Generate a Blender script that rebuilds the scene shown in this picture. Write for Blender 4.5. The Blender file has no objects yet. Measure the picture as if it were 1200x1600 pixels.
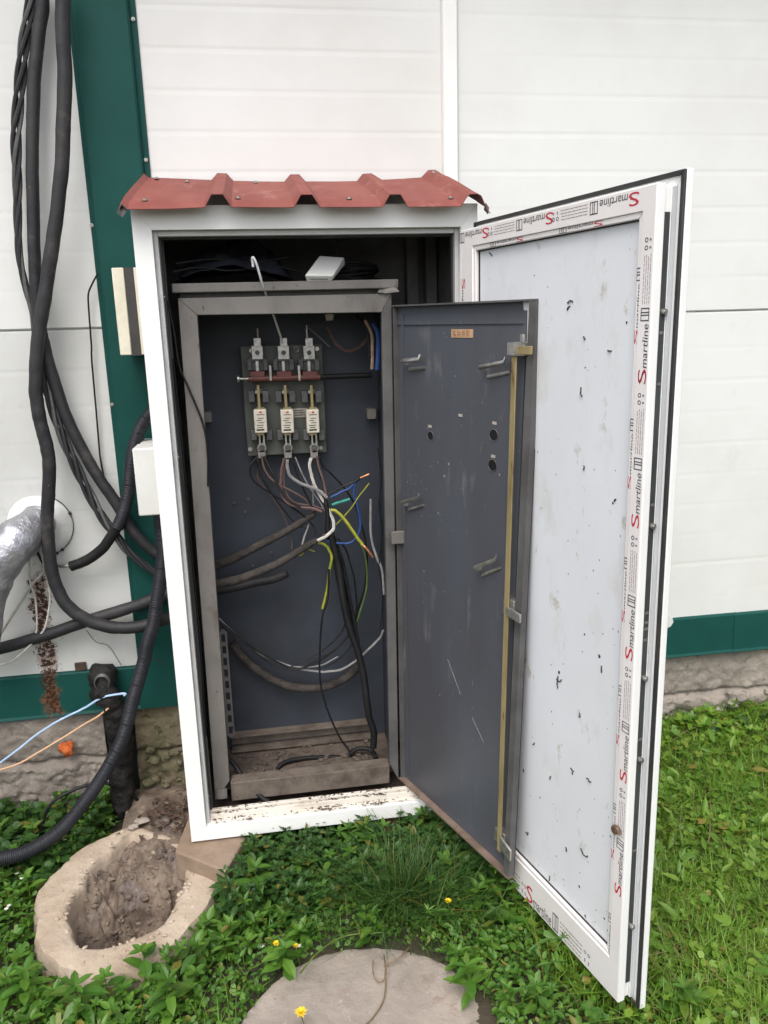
import bpy, math, random
import numpy as np
from mathutils import Vector, Matrix

random.seed(7); rng = np.random.default_rng(7)
S = bpy.context.scene
COL = S.collection
PI = math.pi

# ------------------------------------------------------------------ camera
CP = np.array([0.2783, -2.3828, 1.6162])
CR = np.array([0.9876, -0.1546, -0.0284]); CU = np.array([0.0628, 0.2229, 0.9728]); CW = np.array([0.1441, 0.9625, -0.2298])
F = 1221.0
cam_d = bpy.data.cameras.new('camera'); cam = bpy.data.objects.new('camera', cam_d); COL.objects.link(cam)
m = Matrix.Identity(4)
for i in range(3):
    m[i][0] = CR[i]; m[i][1] = CU[i]; m[i][2] = -CW[i]; m[i][3] = CP[i]
cam.matrix_world = m
cam_d.sensor_fit = 'VERTICAL'; cam_d.sensor_height = 36.0; cam_d.lens = F*36/1600
cam_d.clip_start = 0.05; cam_d.clip_end = 300
S.camera = cam
# ------------------------------------------------------------------ light
SUN_DIR = np.array([-0.22, -0.62, 1.05])         # towards the sun: high, in front of the wall
el = math.atan2(SUN_DIR[2], math.hypot(SUN_DIR[0], SUN_DIR[1])); az = math.atan2(SUN_DIR[0], SUN_DIR[1])
W = bpy.data.worlds.new('World'); S.world = W; W.use_nodes = True
wn = W.node_tree; wn.nodes.clear()
sky = wn.nodes.new('ShaderNodeTexSky'); sky.sky_type = 'NISHITA'; sky.sun_disc = False
sky.sun_elevation = el; sky.sun_rotation = az; sky.air_density = 1.0; sky.dust_density = 4.0; sky.ozone_density = 1.0
hs = wn.nodes.new('ShaderNodeHueSaturation'); hs.inputs['Saturation'].default_value = 0.42
bg = wn.nodes.new('ShaderNodeBackground'); bg.inputs['Strength'].default_value = 0.15
wo = wn.nodes.new('ShaderNodeOutputWorld')
wn.links.new(sky.outputs[0], hs.inputs['Color']); wn.links.new(hs.outputs[0], bg.inputs['Color']); wn.links.new(bg.outputs[0], wo.inputs[0])
sd = bpy.data.lights.new('sun', 'SUN'); sd.energy = 0.6; sd.angle = math.radians(35); sd.color = (1.0, 0.98, 0.945)
so = bpy.data.objects.new('sun', sd); COL.objects.link(so)
so.rotation_euler = Vector(-SUN_DIR).to_track_quat('-Z', 'Y').to_euler(); so.location = (3, -3, 5)
S.view_settings.view_transform = 'Standard'; S.view_settings.look = 'None'; S.view_settings.gamma = 1
S.view_settings.use_curve_mapping = False
S.view_settings.exposure = 0.94
S.render.engine = 'CYCLES'

# ------------------------------------------------------------------ helpers
def ray(px, py): return (px-600)/F*CR - (py-800)/F*CU + CW
def at(px, py, y): d = ray(px, py); return CP + d*(y-CP[1])/d[1]          # point of the photo on the upright plane at depth y
def atz(px, py, z): d = ray(px, py); return CP + d*(z-CP[2])/d[2]          # point of the photo on a level plane
def proj(X):
    d = np.asarray(X, float)-CP; z = d@CW
    return np.array([600+F*(d@CR)/z, 800-F*(d@CU)/z])

def vnoise(x, y, seed=0):
    xi = np.floor(x).astype(np.int64); yi = np.floor(y).astype(np.int64); xf = x-xi; yf = y-yi
    def h(a, b):
        n = (a*374761393 + b*668265263 + seed*974711) & 0x7fffffff
        n = ((n ^ (n >> 13))*1274126177) & 0x7fffffff
        return ((n ^ (n >> 16)) & 0xffff)/65535.0
    u = xf*xf*(3-2*xf); v = yf*yf*(3-2*yf)
    return (h(xi, yi)*(1-u)+h(xi+1, yi)*u)*(1-v) + (h(xi, yi+1)*(1-u)+h(xi+1, yi+1)*u)*v
def fbm(x, y, oct=4, seed=0):
    x = np.asarray(x, float); y = np.asarray(y, float); a = 0.5; t = 0; s = 0
    for i in range(oct):
        t = t + a*vnoise(x*2**i, y*2**i, seed+i*17); s += a; a *= 0.5
    return t/s-0.5

# ---- materials
def N(nt, typ, **kw):
    n = nt.nodes.new(typ)
    for k, v in kw.items():
        if k.startswith('i_'): n.inputs[k[2:].replace('_', ' ')].default_value = v
        else: setattr(n, k, v)
    return n
def L(nt, a, b): nt.links.new(a, b)
def math_n(nt, op, a, b=None, c=None, clamp=False):
    n = nt.nodes.new('ShaderNodeMath'); n.operation = op; n.use_clamp = clamp
    for i, v in enumerate((a, b, c)):
        if v is None: continue
        if isinstance(v, (int, float)): n.inputs[i].default_value = v
        else: L(nt, v, n.inputs[i])
    return n.outputs[0]
def noise(nt, vec, scale, detail=4, rough=0.6, dist=0.0):
    n = N(nt, 'ShaderNodeTexNoise'); n.inputs['Scale'].default_value = scale; n.inputs['Detail'].default_value = detail
    n.inputs['Roughness'].default_value = rough; n.inputs['Distortion'].default_value = dist
    L(nt, vec, n.inputs['Vector']); return n.outputs['Fac']
def ramp(nt, fac, lo, hi):
    return math_n(nt, 'SMOOTH_MIN', 1.0, math_n(nt, 'MAXIMUM', 0.0, math_n(nt, 'DIVIDE', math_n(nt, 'SUBTRACT', fac, lo), hi-lo)), 0.0)
def mixc(nt, fac, a, b):
    n = nt.nodes.new('ShaderNodeMix'); n.data_type = 'RGBA'
    for s, v in ((0, fac), (6, a), (7, b)):
        if isinstance(v, (int, float)): n.inputs[s].default_value = v
        elif isinstance(v, tuple): n.inputs[s].default_value = (*v, 1) if len(v) == 3 else v
        else: L(nt, v, n.inputs[s])
    return n.outputs[2]
MATS = {}
def mk(name, c, c2=None, sc=6, rough=0.5, metal=0.0, bump=0.0, bsc=60, spots=(), stretch=(1, 1, 1), lo=0.4, hi=0.65, island=0.0, rvar=0.0, rust=False, spec=0.5):
    """procedural paint / metal / plastic: two tones blended by noise, optional spots [(colour, scale, threshold, softness)]"""
    if name in MATS: return MATS[name]
    M = bpy.data.materials.new(name); M.use_nodes = True; nt = M.node_tree
    b = nt.nodes['Principled BSDF']
    geo = N(nt, 'ShaderNodeNewGeometry'); mp = N(nt, 'ShaderNodeMapping'); mp.inputs['Scale'].default_value = stretch
    L(nt, geo.outputs['Position'], mp.inputs['Vector']); vec = mp.outputs[0]; pos = geo.outputs['Position']
    col = c
    if c2 is not None:
        col = mixc(nt, ramp(nt, noise(nt, vec, sc, 6, 0.65), lo, hi), c, c2)
    for (sc_, s_, t_, w_) in spots:
        col = mixc(nt, ramp(nt, noise(nt, vec, s_, 5, 0.7), t_, t_+w_), col, sc_)
    if island:
        v = math_n(nt, 'ADD', math_n(nt, 'MULTIPLY', geo.outputs['Random Per Island'], island), 1-island/2)
        h = N(nt, 'ShaderNodeHueSaturation'); L(nt, v, h.inputs['Value'])
        if isinstance(col, tuple): h.inputs['Color'].default_value = (*col, 1)
        else: L(nt, col, h.inputs['Color'])
        col = h.outputs[0]
    if rust:   # a run of rust below the duct, with a shape of its own on the wall
        sx = N(nt, 'ShaderNodeSeparateXYZ'); L(nt, pos, sx.inputs[0])
        n1 = noise(nt, pos, 9, 3, .6)
        xd = math_n(nt, 'ABSOLUTE', math_n(nt, 'ADD', math_n(nt, 'ADD', sx.outputs[0], 0.575), math_n(nt, 'MULTIPLY', math_n(nt, 'SUBTRACT', n1, 0.5), 0.09)))
        mx = math_n(nt, 'SUBTRACT', 1.0, ramp(nt, xd, 0.012, 0.062))
        mz = math_n(nt, 'MULTIPLY', ramp(nt, sx.outputs[2], 0.16, 0.27), math_n(nt, 'SUBTRACT', 1.0, ramp(nt, sx.outputs[2], 0.74, 0.86)))
        mask = math_n(nt, 'MULTIPLY', mx, mz)
        f1 = ramp(nt, math_n(nt, 'ADD', noise(nt, pos, 30, 5, .7), math_n(nt, 'MULTIPLY', mask, 0.34)), 0.66, 0.84)
        f2 = ramp(nt, math_n(nt, 'ADD', noise(nt, pos, 85, 4, .75), math_n(nt, 'MULTIPLY', mask, 0.27)), 0.70, 0.755)
        f1 = math_n(nt, 'MULTIPLY', f1, ramp(nt, mask, 0.0, 0.25)); f2 = math_n(nt, 'MULTIPLY', f2, ramp(nt, mask, 0.0, 0.3))
        col = mixc(nt, math_n(nt, 'MULTIPLY', f1, 0.6), col, (0.25, 0.085, 0.035))
        col = mixc(nt, f2, col, (0.045, 0.02, 0.012))
    if isinstance(col, tuple): b.inputs['Base Color'].default_value = (*col, 1)
    else: L(nt, col, b.inputs['Base Color'])
    b.inputs['Metallic'].default_value = metal; b.inputs['Specular IOR Level'].default_value = spec
    if rvar:
        L(nt, math_n(nt, 'ADD', rough-rvar/2, math_n(nt, 'MULTIPLY', noise(nt, vec, sc*2.3, 4), rvar)), b.inputs['Roughness'])
    else: b.inputs['Roughness'].default_value = rough
    if bump:
        bp = N(nt, 'ShaderNodeBump'); bp.inputs['Strength'].default_value = bump; bp.inputs['Distance'].default_value = 0.01
        L(nt, noise(nt, vec, bsc, 5, .65), bp.inputs['Height']); L(nt, bp.outputs[0], b.inputs['Normal'])
    MATS[name] = M; return M
def leafmat(name, c, c2, island=0.6, trans=0.35, rough=0.45):
    M = bpy.data.materials.new(name); M.use_nodes = True; nt = M.node_tree; b = nt.nodes['Principled BSDF']
    geo = N(nt, 'ShaderNodeNewGeometry')
    ri_ = geo.outputs['Random Per Island']; col = mixc(nt, ri_, c, c2)
    col = mixc(nt, ramp(nt, math_n(nt, 'FRACT', math_n(nt, 'MULTIPLY', ri_, 37.3)), .93, .99), col, (0.22, 0.19, 0.035))
    v = math_n(nt, 'ADD', math_n(nt, 'MULTIPLY', noise(nt, geo.outputs['Position'], 5, 3), island), 1-island/2)
    h = N(nt, 'ShaderNodeHueSaturation'); L(nt, v, h.inputs['Value']); L(nt, col, h.inputs['Color'])
    L(nt, h.outputs[0], b.inputs['Base Color']); b.inputs['Roughness'].default_value = rough
    t = N(nt, 'ShaderNodeBsdfTranslucent'); L(nt, h.outputs[0], t.inputs['Color'])
    ms = N(nt, 'ShaderNodeMixShader'); ms.inputs[0].default_value = trans
    L(nt, b.outputs[0], ms.inputs[1]); L(nt, t.outputs[0], ms.inputs[2]); L(nt, ms.outputs[0], nt.nodes['Material Output'].inputs[0])
    return M

DIRT = (0.16, 0.12, 0.085)
m_panel = mk('white_panel_paint', (0.70, 0.705, 0.685), (0.645, 0.64, 0.615), sc=1.3, rough=0.42, bump=0.04, bsc=9, rust=True,
             spots=[((0.45, 0.42, 0.36), 55, 0.71, 0.05), ((0.60, 0.585, 0.55), 4, 0.62, 0.2)], spec=0.35)
m_green = mk('green_sheet_paint', (0.011, 0.068, 0.058), (0.009, 0.056, 0.048), sc=3, rough=0.45, spec=.12, bump=0.02, bsc=12, rust=True,
             spots=[((0.16, 0.2, 0.18), 28, 0.72, 0.08)], rvar=.15)
m_concrete = mk('old_concrete', (0.30, 0.262, 0.222), (0.185, 0.158, 0.135), sc=5, rough=0.92, bump=0.9, bsc=45,
                spots=[((0.09, 0.075, 0.06), 22, 0.60, 0.10), ((0.44, 0.39, 0.33), 60, 0.66, 0.05)])
m_moss = mk('mossy_concrete', (0.17, 0.14, 0.09), (0.07, 0.075, 0.03), sc=9, rough=0.95, bump=0.9, bsc=50,
            spots=[((0.035, 0.04, 0.015), 26, 0.58, 0.08)])
m_pvc = mk('white_pvc', (0.82, 0.82, 0.80), (0.77, 0.765, 0.74), sc=2.5, rough=0.32, spots=[((0.5, 0.46, 0.4), 40, 0.73, 0.06)])
m_pvcdirty = mk('dirty_pvc', (0.70, 0.66, 0.59), (0.60, 0.54, 0.46), sc=9, rough=0.45, stretch=(0.5, 1, 1), spots=[((0.34, 0.27, 0.20), 20, 0.56, 0.16), ((0.16, 0.11, 0.075), 60, 0.67, 0.07)], bump=.2)
m_grey_lip = mk('grey_pvc_rebate', (0.56, 0.56, 0.55), (0.47, 0.46, 0.44), sc=7, rough=0.45, spots=[(DIRT, 60, 0.69, 0.05)])
m_gasket = mk('black_rubber_gasket', (0.018, 0.018, 0.019), (0.03, 0.029, 0.028), sc=14, rough=0.6)
m_dark = mk('dark_lining_board', (0.15, 0.148, 0.14), (0.085, 0.085, 0.082), sc=3.5, rough=0.75, bump=.1, spots=[((0.12, 0.105, 0.09), 24, 0.66, 0.10)])
m_taupe = mk('dusty_grey_steel', (0.185, 0.17, 0.155), (0.125, 0.115, 0.105), sc=7, rough=0.55, spots=[((0.10, 0.085, 0.07), 9, 0.58, 0.14), ((0.035, 0.03, 0.027), 38, 0.645, 0.05), ((0.3, 0.28, 0.25), 75, 0.70, 0.05)], rvar=.2, stretch=(1, 1, .5))
m_blue = mk('blue_grey_steel', (0.047, 0.054, 0.069), (0.034, 0.038, 0.047), sc=3, rough=0.5, spec=.3, spots=[((0.20, 0.20, 0.21), 55, 0.73, 0.03), ((0.025, 0.025, 0.027), 38, 0.70, 0.04)], rvar=.25)
m_bluedoor = mk('blue_grey_door_steel', (0.080, 0.089, 0.107), (0.068, 0.068, 0.078), sc=2.2, rough=0.42, metal=0.0, spec=.4, stretch=(1, 1, .3),
                spots=[((0.028, 0.028, 0.032), 30, 0.70, 0.05), ((0.36, 0.36, 0.37), 60, 0.735, 0.03), ((0.15, 0.15, 0.15), 15, 0.60, 0.16), ((0.20, 0.19, 0.18), 85, 0.66, 0.05)], rvar=.2)
m_edge = mk('grey_steel_flange', (0.105, 0.102, 0.10), (0.068, 0.066, 0.064), sc=8, rough=0.5, spots=[((0.045, 0.04, 0.04), 33, 0.68, 0.05)])
m_rustflange = mk('rust_brown_flange', (0.20, 0.145, 0.11), (0.12, 0.08, 0.06), sc=14, rough=0.75, bump=.2, spots=[((0.06, 0.045, 0.035), 45, .64, .05)])
m_floor = mk('dirt_covered_floor', (0.12, 0.092, 0.072), (0.06, 0.046, 0.037), sc=11, rough=0.95, bump=0.8, bsc=60, spots=[((0.24, 0.21, 0.18), 55, 0.66, 0.06)])
m_rail = mk('rusty_tan_rail', (0.145, 0.118, 0.094), (0.066, 0.05, 0.04), sc=13, rough=0.8, bump=.3, spots=[((0.05, 0.035, 0.025), 40, 0.64, 0.05)])
m_roof = mk('faded_red_roof_sheet', (0.235, 0.076, 0.062), (0.185, 0.052, 0.043), sc=6, rough=0.7, spec=.2, stretch=(1, .35, 1), spots=[((0.34, 0.16, 0.135), 14, 0.57, 0.18), ((0.10, 0.03, 0.025), 45, 0.735, 0.03)], rvar=.2)
m_screw = mk('zinc_screw', (0.45, 0.43, 0.40), (0.25, 0.22, 0.19), sc=120, rough=0.4, metal=.8)
m_zinc = mk('zinc_metal', (0.52, 0.51, 0.49), (0.33, 0.31, 0.28), sc=60, rough=0.38, metal=.85)
m_brasszinc = mk('yellow_zinc_rod', (0.37, 0.30, 0.15), (0.25, 0.19, 0.085), sc=16, rough=0.5, metal=.35, stretch=(1, 1, .25), spots=[((0.16, .09, .04), 30, .62, .08)])
m_cable = mk('black_cable_rubber', (0.019, 0.019, 0.022), (0.036, 0.034, 0.034), sc=8, rough=0.55, spec=.35, bump=.2, bsc=90, spots=[((0.085, 0.075, 0.066), 6, 0.56, 0.2), ((0.19, 0.17, 0.15), 45, 0.675, 0.07)])
m_cableblack = mk('matt_black_sheath', (0.007, 0.007, 0.008), (0.013, 0.0125, 0.0125), sc=10, rough=0.6, spec=.3)
m_conduit = mk('black_corrugated_plastic', (0.012, 0.013, 0.018), (0.022, 0.023, 0.028), sc=9, rough=0.5, spec=.35, spots=[((0.10, 0.095, 0.09), 30, 0.72, 0.06)])
m_dusty = mk('dust_caked_sleeve', (0.085, 0.072, 0.064), (0.038, 0.034, 0.031), sc=18, rough=0.9, spec=.2, bump=.8, bsc=70)
m_tar = mk('tarred_wrap', (0.007, 0.0065, 0.006), (0.022, 0.02, 0.018), sc=20, rough=0.6, bump=1.0, spec=.3, bsc=60, spots=[((0.25, .24, .23), 80, .69, .04)])
m_foil = mk('silver_foil_tape', (0.44, 0.44, 0.47), (0.28, 0.28, 0.31), sc=17, rough=0.34, metal=.75, bump=1.0, bsc=20)
m_foam = mk('white_sealant', (0.74, 0.74, 0.73), (0.62, 0.61, 0.58), sc=9, rough=0.6, bump=.25, bsc=40)
m_orange = mk('orange_foam', (0.62, 0.15, 0.035), (0.42, 0.085, 0.02), sc=60, rough=0.85, bump=.7, bsc=90)
m_cream = mk('cream_plastic', (0.72, 0.68, 0.55), (0.62, 0.57, 0.44), sc=12, rough=.5, spots=[((0.55, 0.40, .12), 26, .66, .08)])
m_blackband = mk('black_band', (0.03, 0.027, 0.026), (0.05, 0.043, 0.04), sc=15, rough=.6)
m_boxwhite = mk('white_plastic_box', (0.70, 0.70, 0.67), (0.64, 0.635, 0.60), sc=4, rough=0.35)
m_olive = mk('olive_mount_board', (0.085, 0.092, 0.078), (0.058, 0.062, 0.054), sc=14, rough=0.6, spots=[((0.16, .16, .14), 60, .68, .05)])
m_jaw = mk('grey_contact_jaw', (0.11, 0.112, 0.11), (0.065, 0.066, 0.066), sc=40, rough=.5, metal=.3)
m_redshaft = mk('dull_red_shaft', (0.165, 0.05, 0.04), (0.10, 0.034, 0.028), sc=30, rough=.45)
m_cerami = mk('cream_ceramic', (0.66, 0.62, 0.52), (0.55, 0.50, 0.40), sc=30, rough=.4)
m_print = mk('dark_print_ink', (0.03, 0.028, 0.03), rough=.6)
m_redink = mk('red_print_ink', (0.50, 0.022, 0.045), rough=.6)
m_greyink = mk('grey_print_ink', (0.21, 0.17, 0.18), rough=.6)
m_film = mk('pinkish_protective_film', (0.78, 0.745, 0.735), (0.74, 0.695, 0.68), sc=6, rough=.3, spots=[((0.5, 0.4, 0.34), 32, .70, .08)])
m_doorpanel = mk('white_door_panel', (0.73, 0.745, 0.78), (0.685, 0.695, 0.715), sc=2.2, rough=.4,
                 stretch=(1, 1, .55), spots=[((0.59, 0.58, 0.535), 5, .55, .2), ((0.43, 0.41, 0.33), 13, .625, .09), ((0.25, 0.22, 0.17), 46, .70, .05)], rvar=.15)
m_lock = mk('dark_lock_strip', (0.10, 0.11, 0.11), (0.065, 0.07, 0.07), sc=16, rough=.38, metal=.5, stretch=(1, 1, .3))
m_lightstrip = mk('pale_grey_strip', (0.56, 0.58, 0.60), (0.50, 0.51, 0.53), sc=6, rough=.4)
m_tan = mk('tan_notice_paper', (0.52, 0.33, 0.19), (0.42, 0.25, 0.14), sc=40, rough=.7)
m_paper = mk('small_pale_label', (0.42, 0.38, 0.33), (0.3, 0.27, 0.23), sc=60, rough=.7)
m_soil = mk('dark_soil', (0.060, 0.048, 0.030), (0.030, 0.034, 0.014), sc=7, rough=.95, bump=.8, bsc=30)
m_earth = mk('brown_earth_fill', (0.24, 0.185, 0.14), (0.085, 0.06, 0.045), sc=13, lo=.34, hi=.64, rough=.95, bump=1.0, bsc=38, spots=[((0.20, 0.165, 0.15), 7, .56, .1), ((0.32, 0.26, 0.19), 24, .60, .08), ((0.045, 0.03, 0.022), 30, .64, .06)])
m_ring = mk('tan_mortar', (0.46, 0.375, 0.29), (0.34, 0.26, 0.19), sc=5, rough=.9, bump=.7, bsc=42, spots=[((0.52, 0.45, 0.37), 24, .62, .1), ((0.2, .15, .1), 60, .68, .05), ((0.19, 0.145, 0.10), 8, .62, .12)])
m_slab = mk('weathered_slab', (0.345, 0.295, 0.25), (0.225, 0.19, 0.16), sc=4, rough=.9, bump=.5, bsc=50, spots=[((0.15, 0.125, 0.09), 11, .58, .16), ((0.26, 0.15, 0.12), 7, .60, .12), ((0.42, 0.36, 0.31), 22, .60, .12), ((0.09, 0.075, 0.06), 55, .675, .05), ((0.10, 0.115, 0.04), 6, .68, .1)])
m_stone = mk('tan_stone_block', (0.27, 0.20, 0.145), (0.20, 0.14, 0.095), sc=8, rough=.9, bump=.4, bsc=40, spots=[((0.24, .19, .08), 16, .60, .12)])
m_brownstone = mk('rust_brown_stone', (0.16, 0.085, 0.045), (0.10, 0.05, 0.028), sc=12, rough=.9, bump=.5, bsc=40)
m_debris = mk('dry_leaf_debris', (0.085, 0.050, 0.032), (0.045, 0.028, 0.02), sc=60, rough=.9, island=.9)
m_speck = mk('dead_insects_and_specks', (0.014, 0.012, 0.010), (0.05, 0.043, 0.032), sc=40, rough=.8, island=.5)
m_chip = mk('pale_paint_chips', (0.36, 0.36, 0.36), (0.2, 0.2, .2), sc=90, rough=.6)
m_snail = mk('brown_snail_shell', (0.14, 0.085, 0.05), (0.07, 0.04, 0.025), sc=120, rough=.35)
m_bag = mk('black_plastic_sheet', (0.020, 0.022, 0.032), (0.036, 0.038, 0.05), sc=12, rough=.3, bump=.6, bsc=24)
def wire_mat(name, c, c2=None, rough=.5): return mk(name, c, c2 or tuple(v*.65 for v in c), sc=45, rough=rough, spec=.3)
w_black = wire_mat('black_wire', (0.006, 0.006, 0.007), (0.014, 0.014, .014))
w_grey = wire_mat('grey_wire', (0.26, 0.25, 0.25)); w_white = wire_mat('off_white_wire', (0.55, 0.53, 0.49), (0.4, .37, .33))
w_brown = wire_mat('brown_wire', (0.14, 0.085, 0.075)); w_blue = wire_mat('blue_wire', (0.02, 0.06, 0.20), (0.026, 0.07, 0.24))
w_teal = wire_mat('teal_wire', (0.025, 0.28, 0.24)); w_yellow = wire_mat('yellow_green_wire', (0.36, 0.33, 0.035), (0.19, 0.26, 0.03))
w_lightblue = wire_mat('pale_blue_wire', (0.42, 0.56, 0.75), (0.34, 0.48, .7)); w_orange = wire_mat('pale_orange_wire', (0.68, 0.42, 0.25), (0.6, 0.38, 0.24))
w_copper = mk('bare_copper', (0.45, 0.19, 0.09), (0.30, 0.12, 0.06), sc=90, rough=.4, metal=.7)
w_stem = wire_mat('dry_stem', (0.22, 0.15, 0.085)); w_greenstem = wire_mat('green_stem', (0.10, 0.16, 0.03))

# ---- objects
WL = {}
def empty(name, loc, label=None, cat=None, group=None):
    o = bpy.data.objects.new(name, None); COL.objects.link(o); o.location = loc; o.empty_display_size = 0.05
    WL[o] = np.array(loc, float)
    if label: tag(o, label, cat, group)
    return o
def tag(o, label, cat, group=None):
    o['label'] = label; o['category'] = cat
    if group: o['group'] = group
    return o
class MB:
    def __init__(s, fn=None): s.v = []; s.f = []; s.mi = []; s.n = 0; s.cur = 0; s.fn = fn
    def add(s, verts, faces):
        verts = np.asarray(verts, float).reshape(-1, 3)
        s.v.append(verts); s.f += [tuple(i+s.n for i in f) for f in faces]; s.mi += [s.cur]*len(faces); s.n += len(verts); return s
    def box(s, x0, x1, y0, y1, z0, z1):
        x0, x1 = sorted((x0, x1)); y0, y1 = sorted((y0, y1)); z0, z1 = sorted((z0, z1))
        return s.hexa([(x0, y0, z0), (x1, y0, z0), (x1, y1, z0), (x0, y1, z0), (x0, y0, z1), (x1, y0, z1), (x1, y1, z1), (x0, y1, z1)])
    def hexa(s, p): return s.add(p, [(3, 2, 1, 0), (4, 5, 6, 7), (0, 1, 5, 4), (1, 2, 6, 5), (2, 3, 7, 6), (3, 0, 4, 7)])
    def pbox(s, px0, py0, px1, py1, y0, y1):     # box whose front face fills this patch of the plane y0
        a = at(px0, (py0+py1)/2, y0); b = at(px1, (py0+py1)/2, y0); c = at((px0+px1)/2, py0, y0); d = at((px0+px1)/2, py1, y0)
        return s.box(a[0], b[0], y0, y1, d[2], c[2])
    def cyl(s, p0, p1, r, n=12, r2=None): return s.tube(np.array([p0, p1], float), r if r2 is None else [r, r2], n)
    def prism(s, poly, axis, a, b):              # polygon (2D) extruded along an axis 0/1/2
        n = len(poly); P = []
        for h in (a, b):
            for (u, v) in poly:
                P.append({0: (h, u, v), 1: (u, h, v), 2: (u, v, h)}[axis])
        fs = [tuple(range(n))[::-1], tuple(range(n, 2*n))] + [(i, (i+1) % n, n+(i+1) % n, n+i) for i in range(n)]
        return s.add(P, fs)
    def tube(s, pts, r, n=8, caps=True):
        pts = np.asarray(pts, float); k = len(pts); r = np.broadcast_to(np.asarray(r, float), (k,))
        t = np.gradient(pts, axis=0); t /= np.linalg.norm(t, axis=1)[:, None]+1e-12
        u = np.cross(t[0], (0, 0, 1.0) if abs(t[0][2]) < .9 else (1.0, 0, 0)); u /= np.linalg.norm(u)
        an = np.linspace(0, 2*PI, n, endpoint=False); V = []
        for i in range(k):
            u = u - t[i]*(u@t[i]); u /= np.linalg.norm(u)+1e-12; w = np.cross(t[i], u)
            V.append(pts[i] + r[i]*(np.cos(an)[:, None]*u + np.sin(an)[:, None]*w))
        F_ = [(i*n+j, i*n+(j+1) % n, (i+1)*n+(j+1) % n, (i+1)*n+j) for i in range(k-1) for j in range(n)]
        if caps: F_ += [tuple(range(n))[::-1], tuple(range((k-1)*n, k*n))]
        return s.add(np.concatenate(V), F_)
    def grid(s, X, Y, Z, closed=False):
        a, b = X.shape; V = np.stack([X, Y, Z], -1).reshape(-1, 3)
        F_ = [(i*b+j, i*b+(j+1) % b, (i+1)*b+(j+1) % b, (i+1)*b+j) for i in range(a-1) for j in range(b if closed else b-1)]
        return s.add(V, F_)
    def blob(s, c, r, seed=0, amp=.3, n=8):
        th = np.linspace(0, PI, n); ph = np.linspace(0, 2*PI, 2*n, endpoint=False); T, P_ = np.meshgrid(th, ph, indexing='ij')
        k = 1+amp*fbm(np.cos(P_)*np.sin(T)*2+seed*3.1+9, np.cos(T)*2+np.sin(P_)*np.sin(T)*2+9, 3, seed)*2
        r = np.broadcast_to(r, 3)
        return s.grid(c[0]+r[0]*k*np.sin(T)*np.cos(P_), c[1]+r[1]*k*np.sin(T)*np.sin(P_), c[2]+r[2]*k*np.cos(T), True)
    def build(s, name, mats, parent=None, smooth=False, bevel=0, kind=None, label=None, cat=None, group=None, origin=None, seg=2):
        V = np.concatenate(s.v)
        if s.fn is not None: V = np.array([s.fn(*p) for p in V])
        if parent is not None: org = WL[parent]
        elif origin is not None: org = np.array(origin, float)
        else: org = np.array([(V[:, 0].min()+V[:, 0].max())/2, (V[:, 1].min()+V[:, 1].max())/2, V[:, 2].min()])
        me = bpy.data.meshes.new(name); me.from_pydata((V-org).tolist(), [], s.f)
        for m_ in (mats if isinstance(mats, (list, tuple)) else [mats]): me.materials.append(m_)
        if any(s.mi): me.polygons.foreach_set('material_index', s.mi)
        if smooth: me.polygons.foreach_set('use_smooth', [True]*len(me.polygons))
        me.validate(); me.update()
        o = bpy.data.objects.new(name, me); COL.objects.link(o); WL[o] = org
        if parent is not None: o.parent = parent
        else: o.location = org
        if bevel:
            b = o.modifiers.new('bevel', 'BEVEL'); b.width = bevel; b.segments = seg; b.limit_method = 'ANGLE'; b.angle_limit = math.radians(40)
            for p in me.polygons: p.use_smooth = True
            me.set_sharp_from_angle(angle=math.radians(38))
        elif smooth: me.set_sharp_from_angle(angle=math.radians(50))
        if kind: o['kind'] = kind
        if label and cat: tag(o, label, cat, group)
        elif label: o['label'] = label
        return o
def smoothpath(P, n=8):
    P = np.asarray(P, float)
    if len(P) < 3: return np.linspace(P[0], P[-1], n+1)
    Q = np.vstack([2*P[0]-P[1], P, 2*P[-1]-P[-2]]); out = []
    for i in range(1, len(Q)-2):
        p0, p1, p2, p3 = Q[i-1:i+3]
        for t in np.linspace(0, 1, n, endpoint=False):
            out.append(.5*(2*p1+(p2-p0)*t+(2*p0-5*p1+4*p2-p3)*t*t+(3*p1-p0-3*p2+p3)*t**3))
    out.append(P[-1]); return np.array(out)
def path(pts, ys=None):
    """pts: (px,py) or (px,py,depth); ys: (first, last) depths when the points carry none"""
    out = []
    for i, p in enumerate(pts):
        y = p[2] if len(p) > 2 else ys[0]+(ys[1]-ys[0])*i/(len(pts)-1)
        out.append(at(p[0], p[1], y))
    return np.array(out)
def cable(name, pts, ys, r, mat, label, cat='cable', group=None, n=6, sides=8):
    P = smoothpath(path(pts, ys), n); k = len(P); sd_ = len(label)*7.3
    P = P+np.stack([fbm(np.arange(k)*.33+sd_, np.full(k, 2.5+i*9), 3, i) for i in range(3)], -1)*min(r*.8, .004)*np.clip(np.minimum(np.arange(k), k-1-np.arange(k))/4, 0, 1)[:, None]
    return MB().tube(P, r*(1+.10*fbm(np.arange(k)*.45+sd_, np.full(k, .7), 3, 5)), sides).build(name, mat, smooth=True, label=label, cat=cat, group=group)
def px2m(y): return (y-CP[1])*1.02/F          # metres per photo pixel about depth y

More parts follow.
